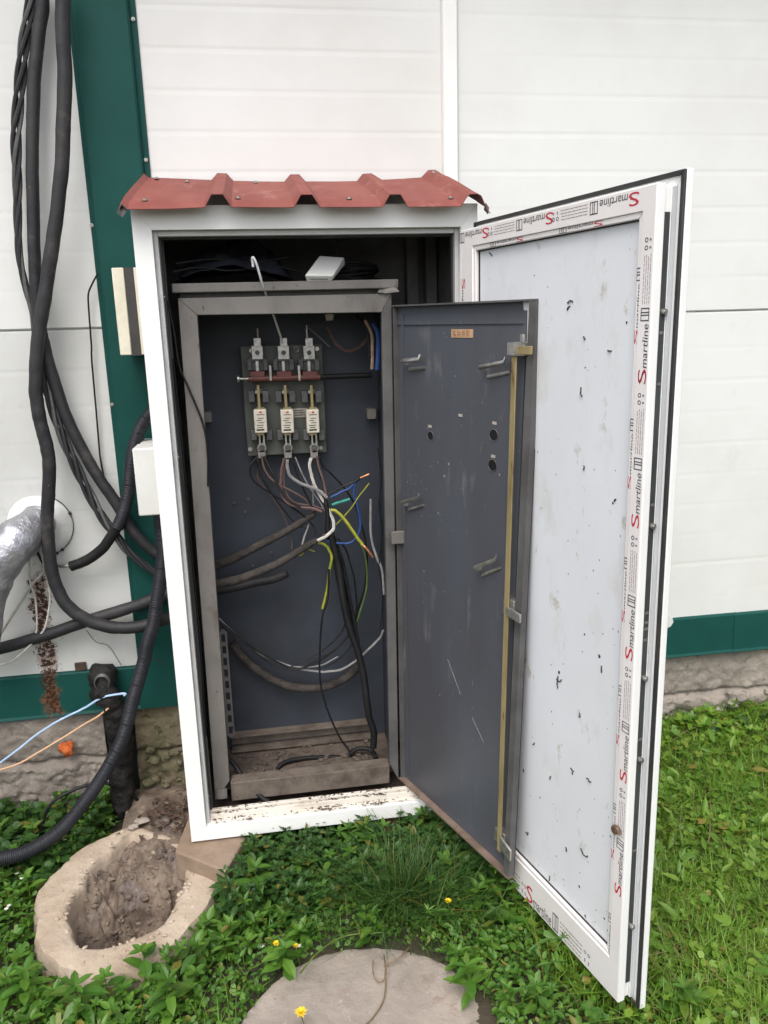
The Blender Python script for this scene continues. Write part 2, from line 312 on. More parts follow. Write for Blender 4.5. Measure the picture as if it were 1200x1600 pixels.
# ------------------------------------------------------------------ ground
def gz(x, y):
    x = np.asarray(x, float); y = np.asarray(y, float)
    base = -0.178 + 0.032*np.clip(x, -4, 5)
    return base + 0.03*fbm(x*2.2+5, y*2.2+3, 3, 3) + 0.012*fbm(x*9, y*9+2, 3, 8)
ax_x = np.concatenate([np.linspace(-60, -2.2, 14)[:-1], np.linspace(-2.2, 4.0, 150), np.linspace(4, 60, 14)[1:]])
ax_y = np.concatenate([np.linspace(-60, -2.6, 14)[:-1], np.linspace(-2.6, 0.62, 90), np.linspace(.62, 30, 8)[1:]])
GX, GY = np.meshgrid(ax_x, ax_y, indexing='ij')
GZ = gz(GX, GY)
# the earth is hollow where the pit is dug
RC = np.array([-0.225, -0.12])
dr = np.hypot((GX-RC[0])/0.23, (GY-RC[1])/0.27)
GZ = np.where(dr < 1, GZ-0.55*np.clip(1.15-dr, 0, 1), GZ)
MB().grid(GX, GY, GZ).build('ground', m_soil, smooth=True, kind='structure', origin=(0, 0, 0))

# ------------------------------------------------------------------ building
WY = 0.50
bld = empty('building', (0.9, WY, 0.2), 'white panelled building wall with dark green metal trim on a rough concrete plinth', 'building')
m_panelwornshade = mk('worn_shaded_panel_paint', (0.60, 0.605, 0.585), (0.545, 0.545, 0.52), sc=2.4, rough=0.5, bump=0.04, bsc=25, rust=True,  # darker, spottier panel paint; part of its tone stands in for shade
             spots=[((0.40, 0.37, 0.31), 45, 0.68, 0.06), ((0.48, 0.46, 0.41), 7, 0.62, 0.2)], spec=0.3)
def panel(x0, x1, z0, z1):
    zs, ys = [z0+.002], [WY+.012]
    zs.append(z0+.006); ys.append(WY)
    z = z0+.125
    while z < z1-.03:
        for dz, dy in ((-.013, 0), (-.004, .0007), (.002, .0010), (.012, 0)): zs.append(z+dz); ys.append(WY+dy)
        z += .125
    zs += [z1-.006, z1-.001]; ys += [WY, WY+.012]
    xs = np.linspace(x0, x1, int((x1-x0)/.09)+2)
    Y, X = np.meshgrid(ys, xs); Z, _ = np.meshgrid(zs, xs); dep = np.where((Y > WY) & (Y < WY+.005), (.05+1.05*np.clip(fbm(X*1.7+z0*9, np.round(Z/.125)*3.7, 3, 5)+.38, 0, 1)), 1)
    Y = WY+(Y-WY)*dep+np.where(Y < WY+.005, .0012*fbm(X*1.3, Z*2.2+z0, 3, 9), 0)
    b = MB(); b.grid(X, Y, Z); b.box(x0, x1, WY+.0125, WY+.08, z0+.001, z1-.001)
    b.build('wall_panel', m_panelwornshade if (x1 < 0 and z0 < 1) else m_panel, bld)
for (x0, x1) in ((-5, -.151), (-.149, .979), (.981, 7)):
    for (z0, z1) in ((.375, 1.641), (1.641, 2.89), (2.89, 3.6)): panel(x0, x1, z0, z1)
# green cover over the post
xl, xr = -.2535, -.0435
cov = MB().prism([(xl, .494), (xl, .499), (xr, .499), (xr, .494), (xr-.018, .494), (xr-.021, .474), (xr-.026, .470), (xl+.022, .470), (xl+.018, .474), (xl+.016, .494)], 2, .225, 3.6)
cov = cov.build('column_cover', m_green, bld, bevel=.0012)
def disc(b, c, nrm, r, h, n=10):
    nrm = np.array(nrm, float); c = np.array(c, float); b.cyl(c, c+nrm*h*.45, r, n); b.cyl(c+nrm*h*.45, c+nrm*h, r*.55, 6); return b
for (px, py) in ((208, 30), (143, 352), (175, 632), (209, 566), (190, 380), (228, 250)):
    p = at(px, py, .492); disc(MB(), (p[0], .4935, p[2]), (0, -1, 0), .0065, .006).build('screw', m_screw, cov)
# white vertical joint trim
MB().prism([(.952, .4995), (1.010, .4995), (1.010, .492), (1.003, .482), (.958, .482), (.952, .492)], 2, .39, 3.6).build('joint_trim', m_pvc, bld, bevel=.0015)
# green base flashing in lengths
for (x0, x1, dy) in ((-5, -1.9, 0), (-1.898, xl-.004, 0), (xr+.003, 1.0, 0), (1.003, 2.215, 0), (2.20, 4.2, -.003), (4.203, 7, 0)):
    MB().prism([(.4985+dy, .392), (.489+dy, .388), (.486+dy, .384), (.480+dy, .232), (.470+dy, .224), (.472+dy, .221), (.4985+dy, .226)], 0, x0, x1).build('base_flashing', m_green, bld)
MB().prism([(xl-.002, .4695), (xr+.001, .4695), (xr+.001, .478), (xl-.002, .478)], 2, .222, .385).build('base_flashing', m_green, bld)
MB().prism([(.5805, 3.6), (.02, 3.50), (.02, 3.56), (.5805, 3.70)], 0, -5, 7).build('eave', m_pvc, bld)
# plinth: rough cast concrete with a crumbling lower ledge
def plinth(x0, x1, mat, name, extra=0.0, seed=0, zt=.222, dens=150):
    nx = int((x1-x0)*dens)+2; xs = np.linspace(x0, x1, nx); t = np.linspace(0, 1, 84)
    X, T = np.meshgrid(xs, t, indexing='ij'); Z = zt-T*.62
    Y = .500-extra + .030*fbm(X*5, Z*5+3, 4, seed+2)+.016*fbm(X*24, Z*24, 3, seed+5)
    led = .03+.03*fbm(X*3, X*0+1.5, 3, seed+9)+.02*fbm(X*14, X*0, 2, seed)
    low = np.clip((led-Z)/.02, 0, 1)
    rub = np.abs(fbm(X*17, Z*17, 4, seed+12)); Y = Y - low*(.020+.05*fbm(X*13, Z*13, 3, seed+22)) + low*.10*np.clip(.11-rub, 0, 1) + .02*np.exp(-((Z-led)/.008)**2) + .008*fbm(X*60, Z*60, 2, seed+31)
    Y = np.where(T < .02, .56, Y)
    b = MB(); b.grid(X, Y, Z); b.box(x0, x1, .57, .62, -.4, zt); return b.build(name, mat, bld, smooth=True)
plinth(-5, -1.6, m_concrete, 'plinth', seed=1, dens=25)
plinth(-1.598, -.405, m_concrete, 'plinth', seed=2, extra=.005)
plinth(-.290, .03, m_moss, 'plinth', extra=.012, seed=3)
plinth(.032, 3.0, m_concrete, 'plinth', seed=4)
plinth(3.002, 7, m_concrete, 'plinth', seed=6, dens=25)
MB().box(-.404, -.291, .55, .60, -.4, .222).build('plinth', m_cableblack, bld, label='black slab painted as the shade in the gap between the plinth blocks')  # black colour stands in for the shade deep in the gap
# pieces of rubble at the plinth foot
for i in range(46):
    x = rng.choice([rng.uniform(-1.1, -.42), rng.uniform(1.4, 2.6)]); r = rng.uniform(.012, .034)
    MB().blob((x, rng.uniform(.43, .475), float(gz(x, .45))+rng.uniform(0, .15)*(.4+.6*(x > 0))), (r*1.3, r*.9, r*.8), i, .5, 6).build('rubble_lump', m_concrete, bld, smooth=True)
for i in range(40):
    x = rng.uniform(-.28, .0); r = rng.uniform(.007, .018)
    MB().blob((x, rng.uniform(.45, .48), rng.uniform(-.15, .06)), (r*1.3, r*.9, r*.9), 60+i, .5, 7).build('rubble_lump', m_moss, bld, smooth=True, label='mossy lump of crumbling plinth concrete')

# ------------------------------------------------------------------ white enclosure
enc = empty('electrical_enclosure', (.445, .2, -.05), 'tall white plastic framed outdoor electrical enclosure with red ribbed roof and door wide open', 'electrical enclosure')
FT = 1.965
MB().prism([(-.052, -.05), (0, 0), (0, 1.9), (-.052, FT)], 1, 0, .062).build('jamb', m_pvc, enc, bevel=.0008)
MB().prism([(.941, -.05), (.941, FT), (.889, 1.9), (.889, 0)], 1, 0, .062).build('jamb', m_pvc, enc, bevel=.0008)
MB().prism([(-.052, FT), (0, 1.9), (.889, 1.9), (.941, FT)], 1, .0003, .0615).build('head_rail', m_pvc, enc, bevel=.0008)
MB().prism([(-.052, -.05), (.941, -.05), (.889, 0), (0, 0)], 1, .0003, .0615).build('sill', m_pvc, enc, bevel=.0008)
# dirty track along the sill and rebate lips
for (z0, z1, y0, y1) in ((.0005, .006, .012, .030), (.0005, .024, .031, .040), (.0005, .031, .046, .060)):
    MB().box(.0125, .8765, y0, y1, z0, z1).build('sill_track', m_pvcdirty, enc, bevel=.0015)
MB().box(.0005, .0125, .022, .06, .0005, 1.8995).build('rebate_lip', m_grey_lip, enc, bevel=.0015)
MB().box(.8765, .8885, .022, .06, .0005, 1.8995).build('rebate_lip', m_grey_lip, enc, bevel=.0015)
MB().box(.0128, .8762, .022, .06, 1.885, 1.8995).build('rebate_lip', m_grey_lip, enc, bevel=.0015)
for (x0, x1, z0, z1) in ((.0128, .0185, .034, 1.884), (.8705, .8762, .034, 1.884), (.019, .870, 1.879, 1.8845)):
    MB().box(x0, x1, .046, .066, z0, z1).build('gasket', m_gasket, enc)
for (px, py) in ((238, 470), (272, 718), (299, 992), (317, 1185)):
    z = at(px, py, .012)[2]; MB().box(-.0004, .0022, .006, .016, z-.022, z+.022).build('striker_plate', m_zinc, enc)
for z in (1.72, .09, 1.25):
    disc(MB(), (.0127, .040, z), (1, 0, 0), .004, .003).build('frame_screw', m_screw, enc)
MB().box(-.050, -.028, .0625, .482, -.045, 1.955).build('side_panel', m_boxwhite, enc)
MB().box(.917, .939, .0625, .482, -.045, 1.955).build('side_panel', m_boxwhite, enc)
MB().box(-.0275, -.0245, .0625, .468, -.040, 1.94).build('lining', m_dark, enc)
MB().box(.9135, .9165, .0625, .468, -.040, 1.94).build('lining', m_dark, enc)
MB().box(-.027, .916, .469, .482, -.045, 1.95).build('back_panel', m_dark, enc)
MB().box(-.027, .916, .0625, .468, 1.925, 1.955).build('top_panel', m_dark, enc)
MB().box(-.027, .916, .0625, .468, -.045, -.03).build('bottom_panel', m_floor, enc)
for (x0, x1) in ((.868, .905), (.800, .838)):
    MB().box(x0, x1, .40, .455, -.028, 1.92).build('batten', m_dark, enc)
MB().box(-.022, .018, .085, .11, -.02, 1.90).build('batten', m_dark, enc)
# red roof sheet
ribs = [.190, .434, .684, .915]
def roof_z(x):
    z = 0
    for r_ in ribs:
        d = abs(x-r_); z = max(z, min(.023, .023*max(0, (.036-d))/.021)) if d < .040 else z
    return z
xs = [-.072, -.064, -.052, -.035]
for r_ in ribs[:3]: xs += [r_-.12, r_-.041, r_-.036, r_-.015, r_-.010, r_+.010, r_+.015, r_+.036, r_+.041]
xs += [.80, .87, .875, .896, .903, .925, .934, .955, .962]
ys = np.linspace(-.062, .492, 26)
RX = np.array(sorted(xs)); X, Y = np.meshgrid(RX, ys, indexing='ij')
prof = np.array([roof_z(x) for x in RX])
prof = np.where(RX < -.05, -.010*(RX < -.066)+.008*(np.abs(RX+.064) < .004), prof)
Z = 1.958 + (Y+.062)/.554*.165 + prof[:, None]*(1.0) - .010*np.exp(-((Y+.062)/.03)**2)*((prof[:, None] < .01)*1.0) + .010*fbm(X*3, Y*5, 3, 4)
Z = Z - .014*np.sin(np.clip((X+.05)/.95, 0, 1)*PI)*np.clip((Y-.1)/.4, 0, 1) - np.clip((X-.94)/.02, 0, 1)*.02 + np.clip((-.055-X)/.02, 0, 1)*.012
rf = MB().grid(X, Y, Z).build('roof', m_roof, enc)
sm = rf.modifiers.new('sheet', 'SOLIDIFY'); sm.thickness = .0016; sm.offset = -1
def roofz(x, y):
    i = np.abs(RX-x).argmin(); j = np.abs(ys-y).argmin(); return float(Z[i, j])
for (x, y) in ((-.01, .0), (.245, .0), (.56, .0), (.86, .0), (-.02, .44), (.08, .40), (.905, .43), (.30, .42)):
    disc(MB(), (x, y, roofz(x, y)+.001), (0, 0, 1), .008, .007).build('roof_screw', m_screw, rf)
for (x, y, s_) in ((-.07, -.05, 1), (.952, -.048, .5)):        # torn scraps of sheet at the corners
    MB().add([(x, y, 1.96), (x+.018*s_, y-.006, 1.945), (x+.004, y-.012, 1.925), (x-.012*s_, y, 1.94)], [(0, 1, 2), (0, 2, 3)]).build('torn_edge', m_blackband, rf)

# ---- door of the enclosure : local s (hinge to free edge), o (towards its outer face), z
KD = 1.015
DA = .2671; DE = np.array([math.sin(DA), -math.cos(DA)]); DN = np.array([math.cos(DA), math.sin(DA)])
DH = CP[:2] + KD*(np.array([.8855, -.1126])-CP[:2])
def dz(z): return CP[2]+KD*(z-CP[2])
def Dp(s, o, z): return (DH[0]+s*DE[0]+o*DN[0], DH[1]+s*DE[1]+o*DN[1], z)
def d_px(px, py, o=-.05):
    d = ray(px, py); p0 = np.array([DH[0]+o*DN[0], DH[1]+o*DN[1]]); t = ((p0-CP[:2])@DN)/(d[:2]@DN); X_ = CP+d*t
    return (X_[:2]-DH)@DE, X_[2]
DZ0, DZ1, DW = dz(-.036), dz(1.8945), .8185*KD
bs1, bz0 = d_px(965.5, 1567.8); _, bz1 = d_px(1026, 285); bs0 = d_px(720, 400)[0]
ps0 = d_px(742, 400)[0]; ps1 = d_px(996, 360)[0]; pz1 = (d_px(742, 388)[1]+d_px(997, 347)[1])/2; pz0 = (d_px(950, 1497)[1]+d_px(812, 1332)[1])/2
door = MB(Dp)
def rect_ring(b, s0, s1, z0, z1, i0, i1, j0, j1, o0, o1):       # four mitred bars
    A = [(s0, z0), (s1, z0), (s1, z1), (s0, z1)]; B = [(i0, j0), (i1, j0), (i1, j1), (i0, j1)]
    for k in range(4):
        a, a2, c, c2 = A[k], A[(k+1) % 4], B[(k+1) % 4], B[k]
        b.hexa([(a[0], o0, a[1]), (a2[0], o0, a2[1]), (c[0], o0, c[1]), (c2[0], o0, c2[1]), (a[0], o1, a[1]), (a2[0], o1, a2[1]), (c[0], o1, c[1]), (c2[0], o1, c2[1])])
bd = .013
rect_ring(door, bs0, bs1, bz0, bz1, ps0-bd, ps1+bd, pz0-bd, pz1+bd, -.05, -.0285)
rect_ring(door, bs0, bs1-.005, bz0+.004, bz1-.004, ps0-bd, ps1+bd, pz0-bd, pz1+bd, -.0285, -.013)
rect_ring(door, bs0, bs1, bz0, bz1, ps0-bd, ps1+bd, pz0-bd, pz1+bd, -.013, -.0005)
rect_ring(door, .03, DW, DZ0, DZ1, ps0-bd, ps1+bd, pz0-bd, pz1+bd, -.0003, .017)
door = door.build('door', m_pvc, enc, bevel=.0022, label='open white door with printed protective film, swung out past square')
b = MB(Dp); rect_ring(b, ps0-bd, ps1+bd, pz0-bd, pz1+bd, ps0, ps1, pz0, pz1, -.0475, -.030); b.build('glazing_bead', m_film, door, bevel=.002)
MB(Dp).box(ps0-.004, ps1+.004, -.0345, -.010, pz0-.004, pz1+.004).build('door_panel', m_doorpanel, door)
b = MB(Dp); rect_ring(b, ps0-.0015, ps1+.0015, pz0-.0015, pz1+.0015, ps0+.0025, ps1-.0025, pz0+.0025, pz1-.0025, -.0385, -.0343); b.build('panel_gasket', m_gasket, door)
# protective film laid on the sash face
b = MB(Dp); rect_ring(b, bs0+.003, bs1-.003, bz0+.003, bz1-.003, ps0-bd-.001, ps1+bd+.001, pz0-bd-.001, pz1+bd+.001, -.0507, -.0499); b.build('film', m_film, door)
b = MB(Dp); g0, g1 = .0045, .0115
rect_ring(b, .034, DW-g0+.003, DZ0+g0, DZ1-g0+.003, .040, DW-g1, DZ0+g1, DZ1-g1, -.0065, -.0004); b.build('gasket', m_gasket, door, bevel=.0015)
lock_z0, lock_z1 = d_px(983, 1537, -.02)[1], d_px(1048, 330, -.02)[1]
lk = MB(Dp).box(bs1-.0052, bs1-.0022, -.0282, -.0133, lock_z0, lock_z1).build('lock_strip', m_lock, door)
MB(Dp).box(bs1-.0003, bs1+.0016, -.0125, -.001, bz0+.006, bz1-.006).build('edge_strip', m_lightstrip, door)
for (px, py) in ((1038, 487), (1022, 823), (1010, 1062), (1001, 1188), (985, 1446)):
    z = d_px(px, py, -.02)[1]
    b = MB(Dp); b.cyl((bs1-.003, -.019, z), (bs1+.005, -.019, z), .0065, 10); b.cyl((bs1+.005, -.019, z), (bs1+.008, -.019, z), .004, 8); b.build('lock_roller', m_zinc, door, smooth=True)
for (px, py) in ((1016, 960), (1015, 975), (1014, 985), (1013, 1002), (1030, 600), (1033, 520), (1008, 1160), (993, 1330), (1024, 790)):
    z = d_px(px, py, -.02)[1]; MB(Dp).box(bs1-.0021, bs1-.0012, -.026, -.016, z-.003, z+.003).build('lock_mark', m_zinc, door)
# handle on the outer face, its end seen past the edge
_, hz = d_px(1046, 988, .03)
hb_ = MB(Dp); sH = bs1-.045
hb_.box(sH-.014, sH+.014, .0172, .024, hz-.045, hz+.075)
hb_.prism([(.0243, hz+.040), (.060, hz+.030), (.088, hz+.010), (.094, hz-.006), (.086, hz-.016), (.0243, hz-.030)], 0, sH-.011, sH+.011)
hb_.build('handle', m_boxwhite, door, bevel=.004, seg=3)
for z in (.25, 1.0, 1.68):
    b = MB(); b.cyl((.9545, -.038, z-.04), (.9545, -.038, z+.04), .0085, 12); b.box(.930, .9535, -.040, -.0005, z-.036, z+.036)
    b.build('hinge', m_pvc, enc, bevel=.0015)
    b = MB(Dp); b.box(.010, .05, .0175, .021, z-.036, z+.036); b.build('hinge_leaf', m_pvc, door)
# printed words on the film : blocks of text repeated along each rail
def text_poly(txt, shear=.0):
    cu = bpy.data.curves.new('lettering', 'FONT'); cu.body = txt; cu.size = 1; cu.shear = shear; cu.resolution_u = 3
    o = bpy.data.objects.new('lettering', cu); COL.objects.link(o); bpy.context.view_layer.update()
    me = o.evaluated_get(bpy.context.evaluated_depsgraph_get()).to_mesh()
    V = np.array([v.co[:2] for v in me.vertices]); Fc = [tuple(p.vertices) for p in me.polygons]
    o.to_mesh_clear(); bpy.data.objects.remove(o); bpy.data.curves.remove(cu)
    return V, Fc
T_S, T_M = text_poly('S'), text_poly('martline', .12)
def fit_text(T, w, h):
    V, Fc = T; V = V.copy(); lo_, hi_ = V.min(0), V.max(0); return (V-lo_)/(hi_-lo_)*np.array([w, h]), Fc
def print_row(b, org, ang, u, sc, cut=None, lines=True, only_s=False):
    """one period of the film print with its baseline at org, reading along ang; u = offset, sc = height of the capital"""
    ca, sa = math.cos(ang), math.sin(ang)
    def put(V, Fc, mi, du, dv):
        P = np.array(V, float)+np.array([u+du, dv])
        if cut is not None: P[:, 1] = np.clip(P[:, 1], cut[0], cut[1])
        s_ = org[0]+P[:, 0]*ca-P[:, 1]*sa; z_ = org[1]+P[:, 0]*sa+P[:, 1]*ca
        b.cur = mi; b.add(np.stack([s_, np.full(len(P), org[2]), z_], -1), Fc)
    def rc(x0, x1, y0, y1, mi): put([(x0, y0), (x1, y0), (x1, y1), (x0, y1)], [(0, 1, 2, 3)], mi, 0, 0)
    put(*fit_text(T_S, .030, sc), 1, 0, 0)
    if only_s: return
    put(*fit_text(T_M, .088, sc*.66), 0, .032, 0)
    x = .126
    for (a0, a1, b0, b1) in ((0, .026, .92, 1.0), (0, .0022, 0, 1), (.0238, .026, 0, 1), (.0105, .0127, 0, .92), (.016, .018, 0, .92), (0, .026, 0, .07)):
        rc(x+a0, x+a1, sc*b0, sc*b1, 1 if mi_logo else 0)
    if lines:
        for k in range(4):
            v = sc*(.08+.25*k); q = .160
            while q < .252:
                l_ = random.uniform(.004, .016); rc(q, min(q+l_, .256), v, v+sc*.055, 2); q += l_+.002
        for k in (0, 1):
            c = np.array([.268+k*.015, sc*.70]); an = np.linspace(0, 2*PI, 12, endpoint=False)
            V = np.concatenate([c+np.stack([np.cos(an), np.sin(an)], -1)*.0048*np.array([1, 1]), c+np.stack([np.cos(an), np.sin(an)], -1)*.003])
            put(V, [(i, (i+1) % 12, 12+(i+1) % 12, 12+i) for i in range(12)], 0, 0, 0)
            rc(.266+k*.015, .270+k*.015, sc*.12, sc*.34, 2)
mi_logo = False
stile = bs1-(ps1+bd)
pr = MB(Dp); oo = -.0512
r_px = [d_px(1000-.052*(y-585)+8, y)[1] for y in (600, 820, 1040, 1222, 1398)]
step = (r_px[0]-r_px[-1])/4
cap = stile*.62
u0 = r_px[-1]-step
for k in range(7):
    zz = u0+k*step
    if zz > bz1-.10 or zz+.0 < bz0+.01: continue
    print_row(pr, (bs1-.006-0*cap, zz, oo), PI/2, 0, cap)
# top rail reads upside down, S at the right
print_row(pr, (bs1-.006, u0+5*step, oo), PI/2, 0, cap, only_s=True) if u0+5*step+.032 < bz1 else None
capt = (bz1-pz1-bd)*.55
for k in range(3):
    su = bs1-.050-k*.285
    if su-.19 > bs0: print_row(pr, (su, bz1-.008, oo), PI, 0, capt)
    elif su-.11 > bs0: print_row(pr, (su, bz1-.008, oo), PI, 0, capt, lines=False)
capb = (pz0-bd-bz0)*.5
for k in range(2): print_row(pr, (bs0+.08+k*.29, bz0+.008, oo), 0, 0, capb)
for k in range(5): print_row(pr, (bs0+.006, bz1-.13-k*step, oo), -PI/2, 0, cap*.8)
# the half-cut line printed on the bead
for k in range(6): print_row(pr, (ps1+bd-.001, u0+.08+k*step, -.0480), PI/2, 0, .0105, lines=False)
for k in range(2): print_row(pr, (ps1-.11-k*.30, pz1+bd-.001, -.0480), PI, 0, .0105, lines=False)
pr.build('film_print', [m_print, m_redink, m_greyink], door, label='red and black lettering printed along the door film')
# dirt on the panel
b = MB(Dp); r2 = np.random.default_rng(3)
def curl(b, s, z, L_, o, rr):
    n = 7; a = r2.uniform(0, 2*PI); P = [(s, o, z)]
    for i in range(n):
        a += r2.uniform(-1.0, 1.0); P.append((P[-1][0]+math.cos(a)*L_/n, o-.0008*math.sin(i), P[-1][2]+math.sin(a)*L_/n))
    b.tube(np.array(P), rr, 4)
for (px, py, L_) in ((887, 473, .018), (891, 478, .012), (910, 620, .02), (765, 395, .014), (872, 1056, .03), (870, 1060, .022), (940, 1040, .015), (924, 1222, .016), (908, 1325, .03), (825, 1300, .018), (905, 1120, .012), (963, 780, .008), (915, 530, .008), (950, 548, .01), (913, 735, .01), (858, 1375, .015), (860, 1218, .01), (897, 1205, .012), (835, 1160, .012), (885, 1330, .012)):
    s_, z_ = d_px(px, py, -.035)
    if ps0 < s_ < ps1 and pz0 < z_ < pz1: curl(b, s_, z_, L_*1.25, -.0364, .0017)
for i in range(150):
    s_ = ps1-.006-(ps1-ps0-.02)*r2.beta(.7, 1.0); z_ = pz0+.01+(pz1-pz0-.02)*r2.beta(.75, 1.25); rr = r2.uniform(.0005, .0021)*(2.4 if r2.random() < .1 else 1)
    an = np.linspace(0, 2*PI, 6, endpoint=False)+r2.uniform(0, 1); k = r2.uniform(.5, 1.3, 6)
    b.add(np.stack([s_+rr*k*np.cos(an), np.full(6, -.0352), z_+1.3*rr*k*np.sin(an)], -1), [tuple(range(6))])
b.build('dirt_specks', m_speck, door, kind='stuff')
# snail sitting on the film
s_, z_ = d_px(963, 1297, -.055)
b = MB(Dp); th = np.linspace(0, 4.2*PI, 40); rad = .012*np.exp(-.13*th)
b.tube(np.stack([s_+rad*np.cos(th), -.0555-.006*(th/13)-.002, z_+rad*np.sin(th)], -1), .0062*np.exp(-.11*th), 8)
b.build('snail', m_snail, smooth=True, label='small brown snail stuck on the printed film of the open white door', cat='snail')
# leaf litter lying on the sill
b = MB(); r3 = np.random.default_rng(5)
for i in range(420):
    x = r3.choice([r3.uniform(.014, .87), r3.normal(.57, .03), r3.normal(.42, .04), r3.normal(.1, .06)]); y = r3.uniform(.004, .058)
    if x < .014 or x > .87: continue
    z = .0065 if y < .031 else (.0245 if y < .044 else .032); L_ = r3.uniform(.002, .008)*(1.9 if r3.random() < .09 else 1); a = r3.uniform(0, PI); h = r3.uniform(0, .004)
    c, s_ = math.cos(a)*L_, math.sin(a)*L_
    b.add([(x-c, y-s_*.5, z), (x+s_*.4, y-c*.25, z+h), (x+c, y+s_*.5, z+.001), (x-s_*.4, y+c*.25, z+h*.6)], [(0, 1, 2), (0, 2, 3)])
b.build('leaf_litter', m_debris, kind='stuff', label='brown dry leaf crumbs lying along the white sill', cat='leaf litter')

# ------------------------------------------------------------------ steel switchgear cabinet inside
MY = .10
def sh(x, y, z): return (x+.011*(z-.04), y, z)
gear = empty('switchgear_cabinet', (.35, .25, .03), 'old blue grey steel switchgear cabinet standing inside the white enclosure with its door open', 'switchgear cabinet')
X0, X1 = .028, .675; Z0, Z1 = .030, 1.718
MB(sh).prism([(X0, Z0), (X0+.053, .102), (X0+.053, 1.668), (X0, Z1)], 1, MY, MY+.028).build('jamb', m_taupe, gear, bevel=.002)
MB(sh).prism([(X1, Z0), (X1, Z1), (X1-.032, 1.662), (X1-.032, .10)], 1, MY, MY+.028).build('jamb', m_edge, gear, bevel=.002)
MB(sh).prism([(X0, Z1), (X0+.053, 1.668), (X1-.032, 1.662), (X1, Z1)], 1, MY+.0005, MY+.0275).build('head_rail', m_taupe, gear, bevel=.002)
MB(sh).box(X0+.056, X1-.034, MY-.010, MY+.045, .028, .098).build('sill_rail', m_rail, gear, bevel=.003)
MB(sh).box(X0-.014, X1+.020, MY-.012, .42, 1.733, 1.760).build('top_cap', m_taupe, gear, bevel=.003)
MB(sh).box(X0+.004, X1-.004, MY+.03, .415, 1.7185, 1.7325).build('top_plate', m_dark, gear)
MB(sh).box(X0, X0+.003, MY+.0285, .412, Z0, 1.718).build('side_plate', m_blue, gear)
MB(sh).box(X1-.003, X1, MY+.0285, .412, Z0, 1.718).build('side_plate', m_blue, gear)
MB(sh).box(X0+.0035, X1-.0035, .405, .412, Z0, 1.718).build('back_plate', m_blue, gear)
MB(sh).box(X0+.0035, X1-.0035, MY+.046, .4045, .040, .052).build('floor_plate', m_floor, gear)
# crumbs and clods on the floor
b = MB(); r4 = np.random.default_rng(9)
for i in range(130):
    r_ = r4.uniform(.003, .011); b.blob((r4.uniform(.09, .63), r4.uniform(.15, .39), .053+r_*.3), (r_*1.2, r_, r_*.7), i, .5, 5)
b.build('dirt_clods', m_floor, gear, smooth=True, kind='stuff')
for (z, yy) in ((.118, .392), (.060, .385)):
    bb = MB(sh); bb.box(X0+.05, X1-.06, yy-.030, .4045, z, z+.006); bb.box(X0+.05, X1-.06, .396, .4046, z-.045, z-.0005); bb.build('rear_rail', m_rail, gear, bevel=.001)
# slotted upright strip left of the back plate
bs = MB(); za, zb = at(347, 988, .28)[2], at(357, 1150, .28)[2]; xa = at(350, 1060, .28)[0]
ns = 9; hstep = (za-zb)/ns
for sx_ in (0, .020): bs.box(xa-.004+sx_, xa+.002+sx_, .278, .288, zb, za)
for k in range(ns+1): bs.box(xa+.0022, xa+.0158, .279, .2875, zb+k*hstep-.007, zb+k*hstep+.007)
bs.build('slotted_strip', m_taupe, gear)
for (px, py) in ((323, 652), (581, 647)):
    p = at(px, py, .35); MB().box(p[0]-.016, p[0]+.016, .35, .4045, p[2]-.018, p[2]+.018).build('bracket', m_taupe, gear, bevel=.002)
for (px, py) in ((424, 863), (395, 884), (383, 800), (366, 786), (388, 780), (405, 655)):
    p = at(px, py, .402); disc(MB(), (p[0], .4045, p[2]), (0, -1, 0), .006, .008).build('bolt', m_jaw, gear)
# torn label on the corner, latch tongue on the right post
MB().add([(.655, .0975, 1.735), (.705, .085, 1.735), (.715, .08, 1.722), (.672, .0885, 1.718), (.650, .095, 1.722), (.69, .085, 1.728)], [(0, 5, 4), (0, 1, 5), (1, 2, 5), (2, 3, 5), (3, 4, 5)]).build('crumpled_tape', m_taupe, gear)
p = at(617, 840, .075); MB().box(p[0]-.012, p[0]+.045, .072, .085, p[2]-.022, p[2]+.02).build('latch_tongue', m_taupe, gear, bevel=.002)
p = at(347, 1238, .095); MB().box(p[0]-.017, p[0]+.017, .088, .0995, p[2]-.022, p[2]+.012).build('corner_plate', m_taupe, gear, bevel=.001)
# ---- its door : bilinear sheet, slightly racked
QB0, QB1, QT0, QT1 = (np.array(v) for v in ((.696, .100, .043), (.917, -.475, .043), (.7075, .090, 1.680), (.9768, -.464, 1.672)))
def Mp(s, o, t):
    """s across 0..1, t up 0..1, o metres towards the outer face"""
    p = (QB0*(1-s)+QB1*s)*(1-t)+(QT0*(1-s)+QT1*s)*t
    e = (QB1-QB0)*(1-t)+(QT1-QT0)*t; e = e/np.linalg.norm(e); n = np.array([-e[1], e[0], 0])
    return tuple(p+n*o)
def m_px(px, py, o=0.0):
    s, t = .5, .5
    for _ in range(12):
        f0 = proj(Mp(s, o, t)); h = 1e-4
        J = np.stack([(proj(Mp(s+h, o, t))-f0)/h, (proj(Mp(s, o, t+h))-f0)/h], -1)
        ds = np.linalg.solve(J, np.array([px, py])-f0); s += ds[0]; t += ds[1]
    return s, t
gd = MB(Mp)
for i in range(1):
    S_, T_ = np.meshgrid(np.linspace(.0, 1, 13), np.linspace(0, 1, 25), indexing='ij')
    O_ = .0005*np.sin(S_*9)*np.sin(T_*7)
    gd.grid(S_, O_, T_); gd.grid(S_, O_+.0022, T_)
gd = gd.build('door', m_bluedoor, gear, smooth=True, label='blue grey steel inner door with a long yellowed lock rod')
ww = .616; hh = 1.63; fl = .020
